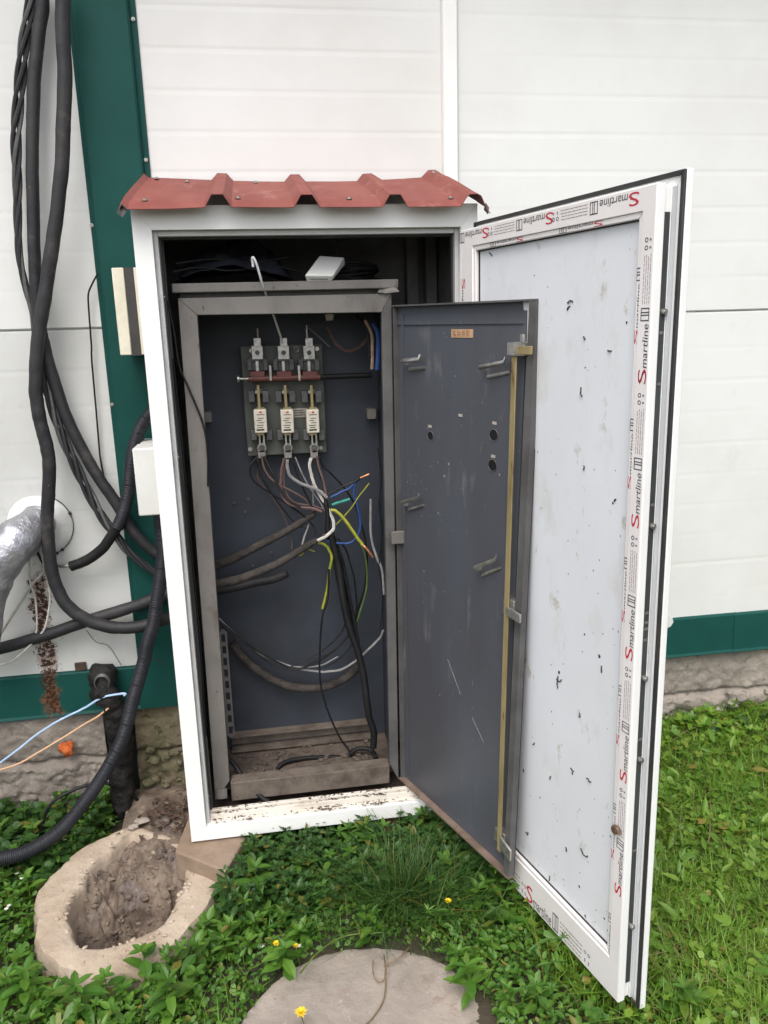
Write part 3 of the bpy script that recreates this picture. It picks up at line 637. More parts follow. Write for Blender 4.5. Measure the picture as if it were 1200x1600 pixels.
MB(Mp).box(.0, 1.0, -fl, -.0006, .9985, 1.0015).build('flange', m_edge, gd)
MB(Mp).box(-.002, 1.0, -fl*1.1, -.0006, -.003, .0012).build('flange', m_rustflange, gd, label='rust brown bottom flange of the steel door')
MB(Mp).box(1-.040, 1.0, -fl, -.0006, .0016, .998).build('flange', m_edge, gd)
MB(Mp).box(.0, .012, -.016, -.0006, .0016, .998).build('flange', m_edge, gd)
MB(Mp).box(.050, .062, -.006, -.0006, .014, .985).build('stiffener', m_bluedoor, gd)
MB(Mp).box(.905, .925, -.004, -.0006, .014, .985).build('stiffener', m_bluedoor, gd)
MB(Mp).box(.002, .925, -.004, -.0006, .965, .972).build('stiffener', m_bluedoor, gd)
# lock rod
a0 = m_px(803, 553, -.03); a1 = m_px(779, 1330, -.03); hw = .009/ww
MB(Mp).hexa([(a1[0]-hw, -.030, a1[1]), (a1[0]+hw, -.030, a1[1]), (a1[0]+hw, -.026, a1[1]), (a1[0]-hw, -.026, a1[1]),
             (a0[0]-hw, -.030, a0[1]), (a0[0]+hw, -.030, a0[1]), (a0[0]+hw, -.026, a0[1]), (a0[0]-hw, -.026, a0[1])]).build('lock_rod', m_brasszinc, gd, bevel=.001)
def dbox(name, px0, py0, px1, py1, o0, o1, mat, bev=.0012, skew=0):
    a = m_px(px0, (py0+py1)/2, o0); c = m_px(px1, (py0+py1)/2, o0); h0 = m_px((px0+px1)/2, py0, o0)[1]; h1 = m_px((px0+px1)/2, py1, o0)[1]
    bb = MB(Mp); k = skew*.5
    bb.hexa([(a[0], o0, h1-k), (c[0], o0, h1+k), (c[0], o1, h1+k), (a[0], o1, h1-k), (a[0], o0, h0-k), (c[0], o0, h0+k), (c[0], o1, h0+k), (a[0], o1, h0-k)])
    return bb.build(name, mat, gd, bevel=bev)
dbox('latch', 792, 535, 818, 556, -.036, -.0006, m_zinc)
dbox('latch_tongue', 806, 541, 830, 554, -.040, -.034, m_brasszinc)
dbox('latch_hook', 812, 522, 817, 536, -.045, -.036, m_zinc)
dbox('latch', 786, 936, 803, 962, -.024, -.0006, m_zinc)
dbox('latch_tongue', 790, 954, 812, 968, -.040, -.033, m_zinc, skew=-.004)
dbox('latch', 772, 1298, 788, 1318, -.024, -.0006, m_zinc)
dbox('latch_tongue', 780, 1318, 797, 1336, -.040, -.033, m_zinc, skew=-.010)
def bracket(px0, py0, px1, py1):
    a = m_px(px0, py0, -.02); c = m_px(px1, py1, -.02)
    bb = MB(Mp); bb.tube(np.array([(a[0], -.001, a[1]-.006), (a[0], -.026, a[1]), (c[0], -.026, c[1]), (c[0]+.006, -.024, c[1]+.008)]), .0042, 6)
    bb.tube(np.array([(a[0]+.01, -.003, a[1]-.016), (c[0], -.003, c[1]-.016)]), .003, 5); bb.build('bracket', m_zinc, gd, smooth=True)
for q_ in ((752, 574, 790, 566), (630, 564, 657, 561), (630, 785, 655, 778), (744, 886, 776, 874)): bracket(*q_)
s_, t_ = m_px(722, 521, -.001); hwS, hwT = .047/ww, .0115/hh
MB(Mp).box(s_-hwS, s_+hwS, -.0016, -.0006, t_-hwT, t_+hwT).build('notice_plate', m_tan, gd)
b = MB(Mp)
for k in range(4):
    for j in range(4): b.box(s_-hwS*.85+j*hwS*.42, s_-hwS*.85+j*hwS*.42+hwS*random.uniform(.2, .38), -.0021, -.0017, t_+hwT*(.5-k*.38), t_+hwT*(.5-k*.38)+.0008)
b.build('notice_print', m_redshaft, gd)
for (px, py, rx, rz) in ((673, 681, .012, .014), (772, 680, .014, .0165), (770, 727, .014, .0165)):
    s_, t_ = m_px(px, py); an = np.linspace(0, 2*PI, 20, endpoint=False)
    b = MB(Mp); b.add(np.stack([s_+rx*2.0/ww*np.cos(an)*.62, np.full(20, -.0012), t_+rz/hh*np.sin(an)], -1), [tuple(range(20))[::-1]]); b.build('knockout_hole', m_cableblack, gd)
    bb = MB(Mp); P = np.stack([s_+rx*2.0/ww*np.cos(an)*.62, np.full(20, -.0016), t_+rz/hh*np.sin(an)], -1); bb.tube(np.vstack([P, P[:1]]), .0009, 4); bb.build('hole_rim', m_edge, gd)
for (px, py) in ((672, 666), (720, 649), (773, 661), (771, 713)):
    s_, t_ = m_px(px, py); MB(Mp).box(s_-.014, s_+.014, -.0014, -.0006, t_-.0024, t_+.0024).build('small_label', m_paper, gd)
b = MB(Mp); r5 = np.random.default_rng(21)
for i in range(95):
    s_, t_ = (r5.normal(.3, .17), r5.normal(.72, .13)) if r5.random() < .6 else (r5.uniform(.06, .88), r5.uniform(.03, .97))
    if not (.07 < s_ < .88 and .02 < t_ < .96): continue
    k = r5.uniform(.0004, .0016)*(1.9 if r5.random() < .08 else 1); an = np.linspace(0, 2*PI, 5, endpoint=False)+r5.uniform(0, 2)
    kk = r5.uniform(.5, 1.4, 5); b.add(np.stack([s_+k*kk*np.cos(an)/ww*1.4, np.full(5, -.0013), t_+k*kk*np.sin(an)*1.5/hh], -1), [tuple(range(5))])
P = [m_px(*q_) for q_ in ((700, 1030), (705, 1055), (720, 1085), (738, 1120), (756, 1160))]
for q_ in (P[:3], P[3:]): b.tube(np.array([(q_[0][0], -.0010, q_[0][1]), (q_[-1][0], -.0010, q_[-1][1])]), .0004, 3)
b.build('paint_chips', m_chip, gd, kind='stuff')

# ------------------------------------------------------------------ fuse switch on the back plate
FY = .350
fs = empty('fuse_switch', at(445, 700, FY), 'three pole fuse switch with cream fuses and red shaft on an olive mounting board', 'fuse switch')
MB().pbox(381, 539, 507, 710, FY, .372).build('mounting_board', m_olive, fs, bevel=.002)
for (px, py) in ((393, 548), (495, 545), (391, 702), (501, 700)):
    p = at(px, py, FY); b = MB(); disc(b, (p[0], FY, p[2]), (0, -1, 0), .0075, .009); b.cyl((p[0], .372, p[2]), (p[0], .405, p[2]), .006, 8); b.build('standoff_bolt', m_zinc, fs)
p = at(463, 546, FY-.004); b = MB(); an = np.linspace(0, 2*PI, 17); b.tube(np.stack([p[0]+.009*np.cos(an), np.full(17, FY-.004), p[2]+.009*np.sin(an)], -1), .0035, 6); b.build('earth_ring', m_zinc, fs, smooth=True)
cols = ((402, 404, 407, 409), (443, 446, 449, 450), (483, 487, 489, 491))
for (c0, c1, c2, c3) in cols:
    t = MB().pbox(c0-9, 540, c0+9, 563, FY-.030, FY-.022).pbox(c0-6, 528, c0+6, 542, FY-.031, FY-.024).build('terminal_plate', m_zinc, fs, bevel=.0015)
    p = at(c0, 551, FY-.03); disc(MB(), (p[0], FY-.0302, p[2]), (0, -1, 0), .0085, .008, 6).build('terminal_bolt', m_jaw, t)
    MB().pbox(c0-13, 557, c0+13, 580, FY-.020, FY-.0005).build('insulator_block', m_jaw, fs, bevel=.003)
    jw = MB(); jw.pbox(c0-16, 561, c0-9, 579, FY-.034, FY-.0205); jw.pbox(c0+9, 561, c0+16, 579, FY-.034, FY-.0205); jw.pbox(c0-16, 561, c0+16, 564, FY-.0335, FY-.021); jw.build('contact_jaw', m_jaw, fs, bevel=.0015)
    MB().pbox(c0-2.5, 564, c0+2.5, 586, FY-.040, FY-.021).build('contact_blade', m_zinc, fs, bevel=.001)
    MB().pbox(c1-14, 580, c1+10, 590, FY-.052, FY-.030).build('cam_block', m_redshaft, fs, bevel=.003)
    MB().pbox(c1-2, 602, c1+2.4, 641, FY-.040, FY-.018).build('fuse_blade', m_brasszinc, fs, bevel=.001)
    for sg in (-11, 11): MB().pbox(c1+sg-5, 611, c1+sg+5, 629, FY-.034, FY-.0005).build('fuse_clip', m_jaw, fs, bevel=.002)
    MB().pbox(c1-5.8, 608, c1+5.8, 616, FY-.030, FY-.010).build('clip_bridge', m_jaw, fs, bevel=.002)
    p = at(c1-3, 613, FY-.036); disc(MB(), (p[0], FY-.0305, p[2]), (0, -1, 0), .006, .008, 6).build('clip_bolt', m_zinc, fs)
    fu = MB().pbox(c2-10, 640, c2+10, 677, FY-.058, FY-.012).build('fuse', m_cerami, fs, bevel=.004, seg=3)
    pr_ = MB(); pr_.cur = 0
    for k, (w0, w1, yy) in enumerate(((-6, 6, 647.5), (-4, 5, 653), (-6, 2, 656.5), (-3, 6, 660), (-6, 5, 664), (-5, 4, 667.5))): pr_.pbox(c2+w0, yy, c2+w1, yy+1.1, FY-.0588, FY-.0581)
    pr_.pbox(c2-6, 670.5, c2+6, 673, FY-.0588, FY-.0581); pr_.cur = 1; pr_.pbox(c2-2, 643, c2+2, 645.5, FY-.0588, FY-.0581); pr_.build('fuse_print', [m_print, m_redink], fu)
    MB().pbox(c2-6, 637, c2+6, 641, FY-.050, FY-.020).build('fuse_end_cap', m_brasszinc, fu); MB().pbox(c2-6, 676, c2+6, 680, FY-.050, FY-.020).build('fuse_end_cap', m_brasszinc, fu)
    for sg in (-12, 12): MB().pbox(c3+sg-5, 672, c3+sg+4.5, 688, FY-.034, FY-.0005).build('fuse_clip', m_jaw, fs, bevel=.002)
    bl = MB(); bl.pbox(c3-4.5, 676, c3-2, 696, FY-.038, FY-.018); bl.pbox(c3+2, 676, c3+4.5, 696, FY-.038, FY-.018); bl.build('fuse_blade', m_zinc, fs)
    lg = MB(); p = at(c3, 700, FY-.03); lg.cyl((p[0], FY-.008, p[2]), (p[0], FY-.030, p[2]), .0165, 18); lg.pbox(c3-6, 704, c3+6, 716, FY-.030, FY-.022); lg = lg.build('cable_lug', m_screw, fs, bevel=.001)
    b = MB(); b.cyl((p[0], FY-.0302, p[2]), (p[0], FY-.034, p[2]), .0115, 6); b.cyl((p[0], FY-.034, p[2]), (p[0], FY-.042, p[2]), .006, 10); b.build('lug_bolt', m_jaw, lg)
a, c = at(389, 592, FY-.042), at(500, 589, FY-.042); b = MB(); b.tube(np.linspace(a, c, 10), .0105, 12); b.build('operating_shaft', m_redshaft, fs, smooth=True)
a, c = at(500, 589, FY-.042), at(581, 586, FY-.042); MB().tube(np.linspace(a, c, 8), .0095, 10).build('shaft_extension', m_cableblack, fs, smooth=True)
a, c = at(371, 592, FY-.042), at(388, 592, FY-.042); b = MB(); b.tube(np.linspace(a, c, 4), .005, 8); b.cyl(a, a+np.array([.006, 0, 0]), .013, 10); b.build('shaft_end', m_zinc, fs, smooth=True)
for px in (422.5, 467.5): MB().pbox(px-2, 571, px+2, 595, FY-.056, FY-.018).build('pole_divider', m_zinc, fs, bevel=.001)
MB().pbox(456, 638, 480, 652, FY-.004, FY-.0006).build('nameplate', m_paper, fs)
b = MB()
for k in range(3): b.pbox(458+k, 641+3.4*k, 474+2*k, 642.4+3.4*k, FY-.0046, FY-.0041)
b.build('nameplate_print', m_print, fs)
for (px, py, w_) in ((402.5, 513, 1), (479.5, 508, 1)):
    b = MB(); b.tube(smoothpath(path([(px, 541, FY-.02), (px+.5, 528, FY-.022), (px-.5, py+6, FY-.024), (px, py, FY-.026)])), [.005]*0 or .0042, 8); p = at(px, py+6, FY-.024); b.blob(p, .0062, 2, .2, 6); b.build('terminal_stud', m_zinc, fs, smooth=True)

# ------------------------------------------------------------------ loose things in the enclosure
cable('hooked_rod', [(440.5, 536, FY-.03), (437, 522, .29), (424, 484, .19), (410, 444, .08), (402, 416, .05), (397.5, 404, .045), (394, 403, .047), (394.5, 410, .05), (395.5, 417, .052)], None, 0.0037,
      mk('pale_aluminium', (0.88, 0.88, 0.88), (0.75, .75, .75), sc=60, rough=.4, metal=.1), 'thin pale bare rod with a hooked tip leaning out of the middle fuse terminal', 'rod')
# small white box lying on the cabinet top
rt = empty('adapter_box', at(505, 420, .16), 'small white plastic adapter box lying on top of the steel cabinet', 'adapter')
A1, A2 = at(479, 441, .090), at(517, 441, .092); B1, B2 = at(476, 430, .072), at(521, 430.5, .074); C1, C2 = at(499, 399, .150), at(538, 402, .152)
off_ = (A1-B1)+np.array([0, .012, .0]); D1, D2 = C1+off_, C2+off_
MB().hexa([A1, A2, D2, D1, B1, B2, C2, C1]).build('case', m_boxwhite, rt, bevel=.004, seg=3)
MB().tube(np.array([(A1*.55+B1*.45)+np.array([.012, -.0012, 0]), (A2*.55+B2*.45)+np.array([-.012, -.0012, 0])]), .0009, 4).build('seam', m_print, rt)
MB().tube(path([(526, 398), (527, 372)], (.158, .165)), .0022, 6).build('aerial', m_cableblack, rt)
b = MB(); X_, Y_ = np.meshgrid(np.linspace(.03, .40, 34), np.linspace(.15, .41, 22), indexing='ij')
Zb = 1.762+.11*np.sin(np.clip((X_-.03)/.37, 0, 1)*PI)**.6*np.sin(np.clip((Y_-.13)/.30, 0, 1)*PI)**.6*(1+1.3*fbm(X_*14, Y_*14, 4, 3))
b.grid(X_, Y_, Zb).build('plastic_sheet', m_bag, smooth=True, label='crumpled black plastic sheet heaped on the steel cabinet top', cat='plastic sheet')
b = MB(); r6 = np.random.default_rng(4)
for k in range(6):
    an = np.linspace(0, 2*PI, 40); rx, ry = .085+.02*r6.random(), .06+.02*r6.random()
    b.tube(np.stack([.575+rx*np.cos(an)+.006*r6.normal(), .29+ry*np.sin(an), 1.768+.010*k+.006*np.sin(an*2+k)], -1), .0055, 6)
b.build('cable_coil', m_cableblack, smooth=True, label='small coil of black cable beside the white adapter box', cat='cable coil')
for i, pts in enumerate(([(270, 425), (310, 418), (360, 423), (420, 415), (470, 425)], [(275, 412), (330, 405), (390, 410), (450, 402)])):
    cable('loose_wire', pts, (.13, .2), .0035, w_black, ('dark wire trailing across the top of the steel cabinet, lower of two', 'dark wire trailing across the top of the steel cabinet, upper of two')[i], 'wire')

# ---- wires
G = 'wires hanging inside the switchgear cabinet'
def wire(pts, ys, rpx, mat, label, cat='wire', name='wire', sides=6): return cable(name, pts, ys, rpx*px2m((ys[0]+ys[1])/2)/2, mat, label, cat, G, 7, sides)
wire([(403, 713), (391, 729), (396, 751), (419, 768), (448, 787), (475, 807), (490, 823), (493, 835)], (.31, .27), 3.2, w_grey if False else w_black, 'dark wire curving from the left cable lug down to the lower sleeved cable')
wire([(409, 713), (412, 729), (419, 743), (435, 757), (459, 769), (480, 783), (489, 796)], (.31, .27), 3, w_brown, 'thin dull brown wire from the left cable lug to the centre of the bunch')
wire([(412, 713), (420, 728), (428, 743), (438, 766), (452, 782), (470, 792)], (.305, .26), 3.4, w_black, 'short black wire falling from the left cable lug')
wire([(402, 715), (403, 735), (404, 750), (430, 783), (447, 815), (455, 845), (456, 858)], (.34, .31), 2.0, w_brown, 'hair thin brown wire dropping from the left lug to the lower sleeve')
wire([(444, 716), (439, 743), (439, 769), (451, 787), (472, 793), (490, 795), (503, 800)], (.305, .25), 4.6, w_brown, 'thick brown wire looping from the middle cable lug')
wire([(449, 718), (449, 729), (453, 743), (469, 755), (491, 763), (504, 771), (511, 778)], (.30, .25), 5, w_grey, 'thick grey wire swinging right from the middle cable lug')
wire([(456, 716), (461, 733), (469, 753), (483, 783), (494, 800)], (.305, .26), 3.6, w_black, 'black wire running straight from the middle cable lug to the bunch')
wire([(486, 716), (484, 727), (487, 745), (497, 769), (509, 788), (519, 809), (521, 825), (512, 836), (496, 845)], (.30, .23), 5.2, w_white, 'thick pale grey wire snaking from the right cable lug to the lower sleeve end')
wire([(488, 740), (489, 767), (489, 796), (481, 823), (476, 838), (472, 851)], (.31, .28), 3.0, w_grey, 'thin grey wire hanging from the right cable lug past the bunch')
wire([(495, 714), (499, 733), (504, 748), (509, 769), (511, 780)], (.30, .25), 3.6, w_brown, 'short brown wire below the right cable lug')
wire([(499, 714), (505, 729), (517, 740), (539, 764), (555, 791), (566, 825), (571, 849), (573, 887), (565, 935), (552, 969), (544, 993), (517, 1020), (485, 1039), (459, 1044), (427, 1031), (384, 1004), (341, 969)], (.30, .30), 3.4, w_black, 'long black wire from the right lug sweeping in a big loop to the left post')
wire([(528, 841), (541, 860), (549, 887), (555, 913), (557, 967), (545, 992), (523, 1015), (491, 1031), (469, 1045), (430, 1040), (385, 1008), (342, 973)], (.27, .29), 3.2, w_black, 'second black wire looping low across the back plate to the left post')
wire([(520, 845), (533, 870), (541, 905), (541, 960), (535, 985), (512, 1010), (480, 1030), (455, 1040)], (.28, .3), 2.8, w_black, 'black wire inside the big loop, ending short of the left post')
wire([(599, 985), (592, 999), (565, 1025), (539, 1044), (517, 1049), (493, 1049), (453, 1041), (408, 1023), (373, 999), (341, 967)], (.27, .33), 4.0, w_grey, 'grey wire sagging in the lowest loop from the right post to the left')
wire([(579, 780), (580, 839), (589, 871), (597, 892), (600, 929)], (.20, .17), 4.0, w_grey, 'grey wire hanging close to the right post')
wire([(509, 845), (518, 847), (528, 849), (547, 848), (557, 839), (563, 820), (558, 790), (553, 770), (557, 753), (564, 748)], (.25, .25), 3.6, w_blue, 'blue wire bent into a big hook right of the bunch')
wire([(517, 777), (533, 769), (546, 763), (552, 758)], (.25, .245), 4.0, w_blue, 'short blue wire stub above the teal one')
wire([(519, 789), (533, 784), (547, 780)], (.245, .24), 5, w_teal, 'short teal wire stub pointing right from the bunch')
wire([(517, 797), (524, 798), (531, 804), (541, 815), (552, 831), (563, 847), (567, 852)], (.245, .22), 5.2, w_yellow, 'thick yellow and green earth wire stub pointing down right')
wire([(567, 852), (573, 858), (583, 871)], (.22, .21), 4.5, w_copper, 'bare copper end of the yellow earth wire stub', 'wire end', 'copper_end')
wire([(513, 773), (535, 760), (555, 752), (563, 747)], (.25, .24), 3, w_black, 'dark wire reaching right to the upper copper tip')
wire([(563, 747), (569, 744), (577, 741)], (.24, .235), 3.4, w_copper, 'short copper tip at the upper right of the bunch', 'wire end', 'copper_end')
wire([(577, 755), (560, 777), (547, 796), (525, 820)], (.24, .26), 2.2, w_yellow, 'thin straight yellow wire crossing behind the thick yellow stub')
wire([(497, 848), (505, 850), (512, 856), (518, 871), (515, 892), (511, 921), (504, 951)], (.24, .26), 4.4, w_yellow, 'yellow and green earth wire hanging below the lower sleeve end')
wire([(514, 889), (512, 935), (504, 961), (500, 1007), (500, 1060), (507, 1095), (513, 1113), (530, 1150), (547, 1175)], (.25, .22), 3.6, w_black, 'thin black wire hanging straight down to the cabinet floor')
wire([(508, 835), (503, 842), (497, 846)], (.24, .24), 5, w_brown, 'short reddish brown wire curling into the lower sleeve')
wire([(512, 511), (523, 534), (541, 548), (560, 543), (574, 529), (585, 505)], (.33, .30), 5, w_brown, 'brown wire sagging under the cabinet head near the white knob')
wire([(482, 512), (500, 528), (515, 542)], (.325, .36), 1.8, w_grey, 'hair thin grey wire off the right terminal stud')
wire([(582, 505), (590, 520), (590.5, 545), (589, 578)], (.21, .2), 6.5, w_blue, 'thick blue cable end hanging behind the upper right post')
wire([(570, 500), (580, 520), (582, 545), (581, 577)], (.22, .21), 5, wire_mat('tan_wire', (.34, .24, .18)), 'tan cable end hanging beside the blue one')
wire([(556, 495), (572, 508), (577, 530), (578, 560)], (.25, .24), 7, w_black, 'thick black cable bending down in the upper right corner')
for (pts, ys, rp, mt, lb) in (
    ([(400, 716), (407, 742), (424, 770), (446, 800), (462, 818), (480, 826)], (.315, .29), 2.4, w_black, 'second dark wire from the left lug running under the brown ones'),
    ([(447, 718), (443, 745), (448, 772), (463, 786), (488, 790), (506, 796)], (.312, .27), 2.6, w_brown, 'thin brown wire beside the thick brown loop of the middle lug'),
    ([(461, 714), (472, 740), (486, 765), (500, 785), (508, 800)], (.31, .275), 2.4, w_grey, 'thin grey wire from the middle lug slipping behind the taped knot'),
    ([(494, 716), (497, 735), (506, 757), (512, 775)], (.30, .265), 2.6, w_black, 'short dark wire between the brown and pale wires of the right lug'),
    ([(512, 840), (526, 862), (536, 900), (546, 950), (552, 990), (549, 1008), (530, 1030), (505, 1044)], (.262, .295), 2.2, w_black, 'thin black wire of the inner loop that ends above the grey wire'),
    ([(561, 846), (571, 870), (573, 915), (563, 955), (552, 985)], (.25, .26), 2.4, w_greenstem, 'dark green wire dropping from the thick yellow stub'),
    ([(341, 965), (362, 985), (395, 1012), (430, 1033), (465, 1042), (500, 1040), (528, 1026)], (.33, .29), 2.4, w_grey, 'thin grey wire lying on the black loops near the left post'),
    ([(590, 700), (596, 740), (592, 790), (597, 830), (592, 880), (598, 930), (594, 985)], (.18, .18), 2.2, w_black, 'thin black wire straggling down the inside of the right post'),
    ([(458, 862), (470, 868), (478, 858), (492, 862)], (.29, .27), 2.2, w_yellow, 'tiny yellow wire end poking from under the lower sleeve')):
    wire(pts, ys, rp, mt, lb)
cable('main_cable', [(517, 835, .25), (528, 881, .25), (536, 935, .24), (547, 983, .23), (560, 1020, .22), (568, 1057, .21), (573, 1095, .2), (577, 1120, .2), (584, 1145, .2), (583, 1168, .2)], None, .0125, m_cableblack, 'thick black bundle of cables running from the bunch down to the floor', 'cable')
for i, o_ in enumerate((-6, 7)):
    cable('main_cable', [(519+o_*.4, 840, .26), (530+o_, 885, .26), (540+o_, 940, .25), (550+o_, 985, .24), (561, 1020, .225)], None, .006, w_black, ('thin black cable along the left side of the thick bundle', 'thin black cable along the right side of the thick bundle')[i], 'cable')
def wavy(pts, ys, r, mat, label, name='sleeved_cable', taper=None):
    P = smoothpath(path(pts, ys), 8); k = len(P); rr = r*(1+.16*fbm(np.arange(k)*.5, np.zeros(k)+r*900, 3, 2))
    if taper: rr = rr*np.linspace(1, taper, k)
    return MB().tube(P, rr, 12).build(name, mat, smooth=True, label=label, cat='cable', group='dust caked sleeved cables')
wavy([(318, 893), (336, 884), (368, 871), (411, 849), (445, 831), (477, 812), (492, 802)], (.33, .28), .018, m_dusty, 'dust caked sleeved cable, upper of the pair rising from the left post', taper=.6)
wavy([(318, 917), (336, 913), (373, 905), (427, 884), (464, 863), (488, 848), (497, 845)], (.28, .245), .0185, m_dusty, 'dust caked sleeved cable, lower of the pair rising from the left post', taper=.55)
wavy([(330, 925), (363, 919), (400, 910), (427, 905), (449, 896)], (.35, .33), .015, m_cable, 'dark sleeved cable stub tucked under the lower dusty cable')
wavy([(362, 1005), (378, 1024), (395, 1041), (432, 1065), (469, 1075), (507, 1073), (539, 1060), (562, 1040)], (.36, .34), .0155, m_dusty, 'brown dust covered cable sagging in a loop low on the back plate')
MB().tube(smoothpath(path([(505, 770), (509, 785), (512, 805), (512, 825), (515, 842)], (.262, .258)), 5), [.005]*5+[.0085]*10+[.010]*6, 8).build('cable_wrap', m_cableblack, smooth=True, label='black taped knot where the loose wires come together', cat='cable wrap')
cable('floor_cable', [(433, 1202, .22), (443, 1192, .24), (473, 1185, .26), (527, 1183, .27), (557, 1193, .25)], None, .0085, m_cableblack, 'black cable arched over the dirty cabinet floor', 'cable')
cable('floor_cable', [(352, 1180, .2), (367, 1195, .17), (383, 1220, .13), (410, 1247, .085), (420, 1252, .075)], None, .0085, m_cableblack, 'black cable slanting down over the left end of the sill rail', 'cable')
cable('floor_cable', [(545, 1180, .25), (560, 1170, .25), (580, 1172, .24), (588, 1185, .2)], None, .008, m_cableblack, 'short black cable bend at the foot of the thick bundle', 'cable')
cable('side_wire', [(262, 470), (272, 520), (280, 571), (294, 605), (317, 662), (324, 702), (325, 760)], (.085, .092), .0032, w_black, 'thin black wire hanging in front of the left steel post', 'wire')
cable('side_wire', [(270, 560), (285, 700), (298, 850), (312, 1000), (322, 1150)], (.078, .082), .003, w_black, 'black wire running down the gap left of the steel post', 'wire')
p = at(515, 495, .30); b = MB(); b.cyl((p[0], .30, p[2]-.012), (p[0], .30, p[2]+.008), .012, 12, .016); b.cyl((p[0], .30, p[2]+.008), (p[0], .30, 1.715), .008, 8); b.build('knob', m_cerami, smooth=True, label='small white knob hanging under the cabinet head', cat='knob')

# ------------------------------------------------------------------ left of the enclosure
jb = empty('meter_box', at(204, 500, .3), 'cream box with a black vertical band fixed beside the enclosure on the green post', 'box')
a, c = at(180, 480, .27), at(228, 480, .27); zt, zb_ = at(200, 418, .27)[2], at(200, 555, .27)[2]
MB().box(a[0], a[0]+.036, .27, .468, zb_, zt).build('cream_edge', m_cream, jb, bevel=.003)
MB().box(a[0]+.0365, a[0]+.066, .273, .468, zb_-.002, zt).build('black_band', m_blackband, jb)
MB().box(a[0]+.0665, -.0525, .27, .468, zb_, zt).build('cover', m_cream, jb, bevel=.002)
jb = empty('junction_box', at(232, 750, .3), 'plain white junction box on the left side of the enclosure', 'junction box')
a = at(212, 760, .20); zt, zb_ = at(232, 697, .20)[2]-.006, at(232, 806, .20)[2]
MB().box(a[0], -.0525, .200, .31, zb_, zt).build('case', m_boxwhite, jb, bevel=.005, seg=3)
MB().box(a[0]+.003, -.0525, .3105, .465, zb_+.003, zt-.003).build('back_box', m_boxwhite, jb, bevel=.004)

GB = 'black cables hanging down the wall'
cable('power_cable', [(67, -40), (67, 0), (60, 60), (53, 130), (51, 220), (51, 300), (54, 400), (56, 450), (62, 505), (69, 540), (79, 578), (101, 645), (125, 696), (152, 743), (182, 787), (209, 831), (236, 858), (262, 875)], (.44, .43), .0205, m_cable, 'thick black cable from above that slants down right behind the enclosure', 'cable', GB, 8, 12)
cable('power_cable', [(98, -40), (98, 0), (98, 51), (101, 118), (99, 203), (95.5, 270), (88.5, 337), (76, 422), (66, 489), (59, 530), (56, 580), (57, 625), (64, 662), (74, 702), (77, 743), (74, 804), (75, 838), (79, 881), (88, 915), (105, 946), (135, 968), (169, 979), (202.5, 981), (236, 975), (270, 963)], (.39, .40), .0225, m_cable, 'thick scuffed black cable from above that bends under and right near the ground', 'cable', GB, 8, 12)
pts = [(48, -40), (48, 0), (40, 50), (34, 101), (28, 169), (25, 219), (27, 287), (28, 354), (31, 405), (42, 455), (52, 490), (55, 520), (60, 552), (69, 594), (84, 645), (105, 699), (132, 757), (159, 807), (182, 837), (203, 864), (243, 896), (262, 908)]
P = smoothpath(path(pts, (.455, .425)), 9); k = len(P); tb = empty('twisted_cable', P[k//2], 'twisted bundle of four thin black cables, leftmost of those hanging down the wall', 'cable', GB)
tt = np.gradient(P, axis=0); tt /= np.linalg.norm(tt, axis=1)[:, None]; uu = np.cross(tt, (0, 1.0, 0)); uu /= np.linalg.norm(uu, axis=1)[:, None]; vv = np.cross(tt, uu)
arc = np.concatenate([[0], np.cumsum(np.linalg.norm(np.diff(P, axis=0), axis=1))])
for j in range(4):
    ph = arc*2*PI/.42+j*PI/2; spread = .0085+.0035*np.sin(arc*5)
    MB().tube(P+(np.cos(ph)*spread)[:, None]*uu+(np.sin(ph)*spread)[:, None]*vv, .0068, 7).build('strand', m_cable if j else m_jaw, tb, smooth=True)
cable('loose_wire', [(153, 427), (146, 440), (138, 459), (139, 490), (143, 540), (143, 557), (148, 618), (155, 702), (159, 730), (164, 753)], (.468, .488), .0032, w_black, 'single thin black wire hanging between the thick cables and the green post', 'wire')
def conduit(name, pts, ys, r, label, n=40):
    P = smoothpath(path(pts, ys), n); d = np.concatenate([[0], np.cumsum(np.linalg.norm(np.diff(P, axis=0), axis=1))])
    m_ = int(d[-1]/.0014); s_ = np.linspace(0, d[-1], m_); Q = np.stack([np.interp(s_, d, P[:, i]) for i in range(3)], -1)
    return MB().tube(Q, r+.0009*np.clip(np.sin(s_*2*PI/.0064)*1.6, -1, 1), 12).build(name, m_conduit, smooth=True, label=label, cat='conduit', group='black corrugated conduits')
conduit('conduit', [(246, 630), (233, 648), (218, 672), (207, 709), (203, 743), (199, 777), (192, 804), (183, 825)], (.40, .40), .0215, 'black corrugated conduit curving out from behind the white junction box')
cable('insulated_pipe', [(184, 822), (176, 835), (159, 858), (135, 876), (111, 885)], (.40, .44), .0185, m_cableblack, 'black foam insulation sleeve at the lower end of the upper conduit', 'pipe', None, 8, 14)
cable('bare_pipe', [(114, 884), (100, 884.5), (88, 884), (70, 886)], (.44, .455), .0065, m_zinc, 'short pale bare pipe sticking out of the black foam sleeve', 'pipe')
conduit('conduit', [(249, 800, .35), (255, 854, .34), (253, 888, .34), (246, 932, .34), (240, 973, .335), (230, 1006, .33), (224, 1036, .33), (208, 1092, .31), (192, 1152, .28), (168, 1200, .24), (136, 1248, .18), (96, 1296, .11), (48, 1328, .06), (0, 1342, .03), (-60, 1352, .0)], None, .0235, 'black corrugated conduit sweeping from the enclosure down to the lower left ground')
cable('power_cable', [(-50, 1024), (0, 1013), (67, 994), (135, 970.5), (202, 950), (236, 938), (268, 926)], (.44, .44), .0225, m_cable, 'thick black cable crossing the wall low down from the left', 'cable', GB, 8, 12)
